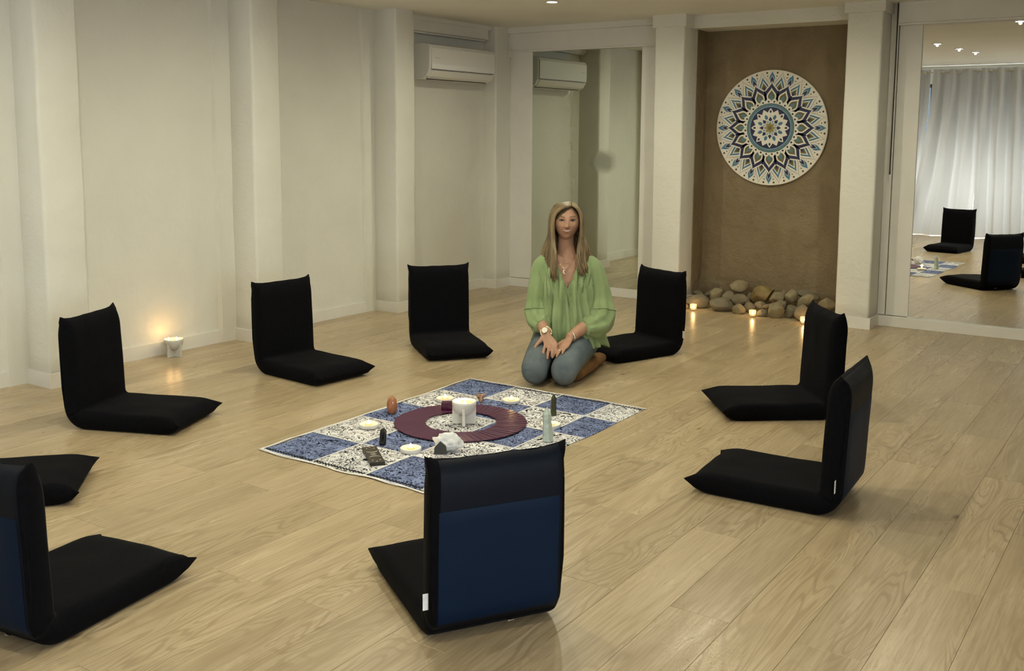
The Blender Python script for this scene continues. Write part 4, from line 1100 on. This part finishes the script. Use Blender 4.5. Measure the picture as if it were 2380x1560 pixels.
# blouse
bt = [(.195, .212, .165, .045, .10), (.26, .198, .160, .04, .098), (.34, .182, .150, .034, .096), (.44, .166, .135, .025, .098), (.53, .164, .130, .02, .100), (.60, .172, .120, .019, .104), (.645, .168, .106, .018, .106), (.675, .142, .090, .017, .106), (.695, .105, .074, .016, .104), (.708, .082, .064, .0155, .102)]
NV, NU = 60, 150; v = []
for i in range(NV + 1):
    z = lerp(.195, .708, i / NV); a, b, cx, cy = interp(bt, z)
    gap = .0015 + (.070 * max(0, (z - .515) / .165) ** .9 if z > .515 else 0); ph0 = math.asin(min(.95, gap / a))
    for k in range(NU + 1):
        ph = lerp(ph0, 2 * PI - ph0, k / NU)
        fr = max(0, math.cos(ph)) ; env = math.exp(-((z - .66) / .5) ** 2) * min(1, (.72 - z) / .06)
        fold = (.0105 * math.sin(15 * ph + 2.2 * math.sin(z * 9 + ph * 2)) + .0075 * math.sin(27 * ph + 3 * math.sin(z * 6) + 1) + .004 * math.sin(41 * ph + z * 12)) * (.45 + .75 * fr) * max(.1, min(1, (.73 - z) / .12))
        for kk, am, w0, pp in ((9, .016, .34, .4), (14, .011, .30, 2.1), (5, .014, .22, 1.2)):
            cr = abs(math.sin(kk * ph / 2 + .8 * math.sin(z * 7 + kk) + pp)); fold -= am * max(0, 1 - cr / w0) ** 1.5 * (.25 + .9 * fr) * max(0, min(1, (.70 - z) / .10))
        hemw = max(0, (.26 - z) / .065); fold += hemw * .015 * math.sin(9 * ph + 1.3)
        rx, ry = a + fold, b + fold
        x = cx + rx * math.sin(ph); y = cy - ry * math.cos(ph)
        # bust and drape between the arms
        y -= .014 * fr * math.exp(-((z - .50) / .07) ** 2) * (1 - math.exp(-((x - cx) / .05) ** 2))
        zz = z + hemw * (.012 * math.sin(7 * ph) - .03 * max(0, math.sin(ph)) ** 2) if hemw else z
        # neckline dips behind the parting of the V, shoulders slope
        zz -= .10 * max(0, (abs(x - cx) - .06)) ** 1.2 * max(0, (z - .60) / .1)
        v.append((x, y, zz))
f = [(i * (NU + 1) + k, i * (NU + 1) + k + 1, (i + 1) * (NU + 1) + k + 1, (i + 1) * (NU + 1) + k) for i in range(NV) for k in range(NU)]
bl_ = mesh('blouse', v, f, M['blouse'], per, True)
sd = bl_.modifiers.new('s', 'SOLIDIFY'); sd.thickness = .003; sd.offset = 1
# neckline edging and placket
row = lambda k: [Vector(v[i * (NU + 1) + k]) + Vector((0, -.003, 0)) for i in range(0, NV + 1)]
for k in (0, NU):
    g = G(); g.tube(row(k)[6:], .0030, 6); g.obj('neck_edging', M['blouse'], bl_, True)
for z in (.50, .46, .42, .38):
    i = int((z - .195) / .513 * NV); p = Vector(v[i * (NU + 1) + 1]); g = G(); g.ball((p.x + .006, p.y - .004, p.z), (.0045, .003, .0045), nu=8, nv=6); g.obj('button', M['blouse'], bl_, True)
SL = {-1: [(-.070, .11, .668, .052), (-.122, .105, .625, .062), (-.142, .095, .52, .064), (-.150, .080, .42, .066), (-.150, .045, .345, .070), (-.132, -.015, .315, .060), (-.118, -.055, .306, .042)],
      1: [(.105, .11, .668, .052), (.165, .105, .620, .064), (.198, .095, .52, .066), (.215, .080, .42, .072), (.214, .040, .335, .082), (.165, -.010, .300, .074), (.112, -.048, .292, .045)]}
for s, c in SL.items():
    q = spline(c, 40); ph = s * 1.7
    rip = lambda t, an: 1 + .075 * math.sin(7 * an + 5 * t + ph) * min(1, t * 2) + .085 * math.sin(t * 34 + 2.6 * math.sin(an + ph)) * max(0, t - .40) * 1.7 + .05 * math.sin(13 * an + 2 * t) * max(0, (t - .78) * 4) - .17 * max(0, 1 - abs(math.sin(9 * t + 1.1 * an + ph)) / .22) * max(0, t - .25) - .13 * max(0, 1 - abs(math.sin(2 * an + 2.5 * t + ph)) / .16) * min(1, t * 2) + .06 * math.sin(3 * an + 4 * t)
    g = G(); g.tube([p[:3] for p in q], [p[3] for p in q], 44, ripple=rip); sl = g.obj('sleeve', M['blouse'], per, True)
    n_ = 44; i = 23; ring = [Vector(g.v[i * n_ + k]) for k in range(n_)]; cc = sum(ring, Vector()) / n_
    g2 = G(); g2.tube([cc + (p - cc) * 1.02 for p in ring + ring[:1]], .0042, 6); g2.obj('sleeve_seam', M['blouse'], sl, True)
    ring = [Vector(g.v[38 * n_ + k]) for k in range(n_)]; g2 = G(); g2.tube(ring + ring[:1], .0045, 6); g2.obj('cuff', M['blouse'], sl, True)
# jeans
jg = G()
rings = []
for z, a, b, cx, cy in ((.10, .13, .10, .035, .17), (.14, .165, .135, .035, .165), (.22, .17, .135, .035, .155), (.30, .15, .115, .033, .145), (.36, .135, .10, .03, .135)):
    rings.append([(cx + a * math.cos(2 * PI * k / 24), cy + b * math.sin(2 * PI * k / 24), z) for k in range(24)])
jg.loft(rings)
LEG = {-1: [(-.060, .17, .195, .098), (-.090, .06, .182, .095), (-.132, -.08, .150, .084), (-.164, -.195, .110, .077), (-.170, -.232, .090, .074), (-.168, -.255, .080, .056)],
       1: [(.140, .19, .195, .100), (.105, .06, .180, .098), (.052, -.10, .146, .086), (.004, -.215, .106, .078), (-.006, -.250, .088, .075), (-.010, -.275, .078, .056)]}
for s, c in LEG.items():
    q = spline(c, 22); jg.tube([p[:3] for p in q], [p[3] for p in q], 22)
    jg.ball(c[4][:3], (.074, .068, .078), nu=20, nv=14)
SH = {-1: [(-.155, -.20, .055, .050), (-.11, -.02, .055, .052), (-.065, .16, .052, .045)], 1: [(-.012, -.22, .056, .052), (.05, -.04, .056, .052), (.11, .13, .052, .046)]}
for s, c in SH.items():
    q = spline(c, 10); jg.tube([p[:3] for p in q], [p[3] for p in q], 16)
remesh(jg, 'jeans', M['denim'], .006, 6, .5)
for s, c in {-1: [(-.10, -.04, .052, .050), (-.06, .14, .050, .050), (-.03, .24, .045, .043), (.0, .33, .040, .038), (.02, .39, .035, .028)],
             1: [(.060, -.13, .048, .046), (.098, -.03, .050, .052), (.150, .10, .050, .054), (.195, .205, .048, .046), (.232, .29, .042, .040), (.256, .345, .036, .028)]}.items():
    q = spline(c, 18); g = G(); g.tube([p[:3] for p in q], [(p[3], p[3] * .92) for p in q], 20); g.obj('boot', M['boot'], per, True)
# jewellery
wt = G(); c = Vector((-.104, -.112, .282)); 
wt.tube([c + Vector((.030 * math.cos(q), .010 * math.sin(q) , .028 * math.sin(q))) for q in [2 * PI * k / 20 for k in range(21)]], [(.006, .002)] * 21, 8, up=(0, 1, 0)); wo = wt.obj('wristwatch', M['gold'], per, True)
g = G(); nrm = Vector((-.30, -.80, .52)).normalized(); cc = c + nrm * .032; sx = nrm.cross(Vector((0, 0, 1))).normalized(); sy = sx.cross(nrm)
g.loft([[cc + nrm * o_ + (sx * math.cos(2 * PI * k / 20) + sy * math.sin(2 * PI * k / 20)) * r_ for k in range(20)] for o_, r_ in ((-.006, .016), (.002, .017), (.004, .0145), (.0045, .001))]); g.obj('watch_face', M['pearl'], wo)
g = G(); c = Vector((.040, -.118, .256)); ax = Vector((-.80, -.50, -.02)).normalized(); s1 = ax.cross(Vector((0, 0, 1))).normalized(); s2 = s1.cross(ax)
g.tube([c + s1 * .032 * math.cos(q) + s2 * .029 * math.sin(q) for q in [2 * PI * k / 24 for k in range(25)]], .0035, 8, up=tuple(ax)); g.obj('bracelet', simple('silver', (.85, .80, .74), .2, .02, metal=1), per, True)
for p in ((-.072, -.205, .196), (-.052, -.205, .192), (-.030, -.210, .198)):
    g = G(); g.ball((p[0], p[1], p[2]), (.007, .006, .006), nu=10, nv=8); g.obj('finger_ring', M['gold'], per, True)
nk = G(); nk.tube(spline([(-.045, .055, .705), (-.03, .020, .665), (.002, .000, .632), (.04, .020, .668), (.065, .055, .705)], 24), .0011, 5); no = nk.obj('necklace', M['gold'], per, True)
g = G(); pts = [(.010 * math.cos(a), .014 * math.sin(a)) for a in [R(100 + 200 * k / 10) for k in range(11)]] + [(.003 + .006 * math.cos(a), .011 * math.sin(a)) for a in [R(290 - 180 * k / 10) for k in range(11)]]
g.loft([[(x + .002, -.006, z + .615) for x, z in pts], [(x + .002, -.003, z + .615) for x, z in pts]]); g.obj('pendant', M['pearl'], no)
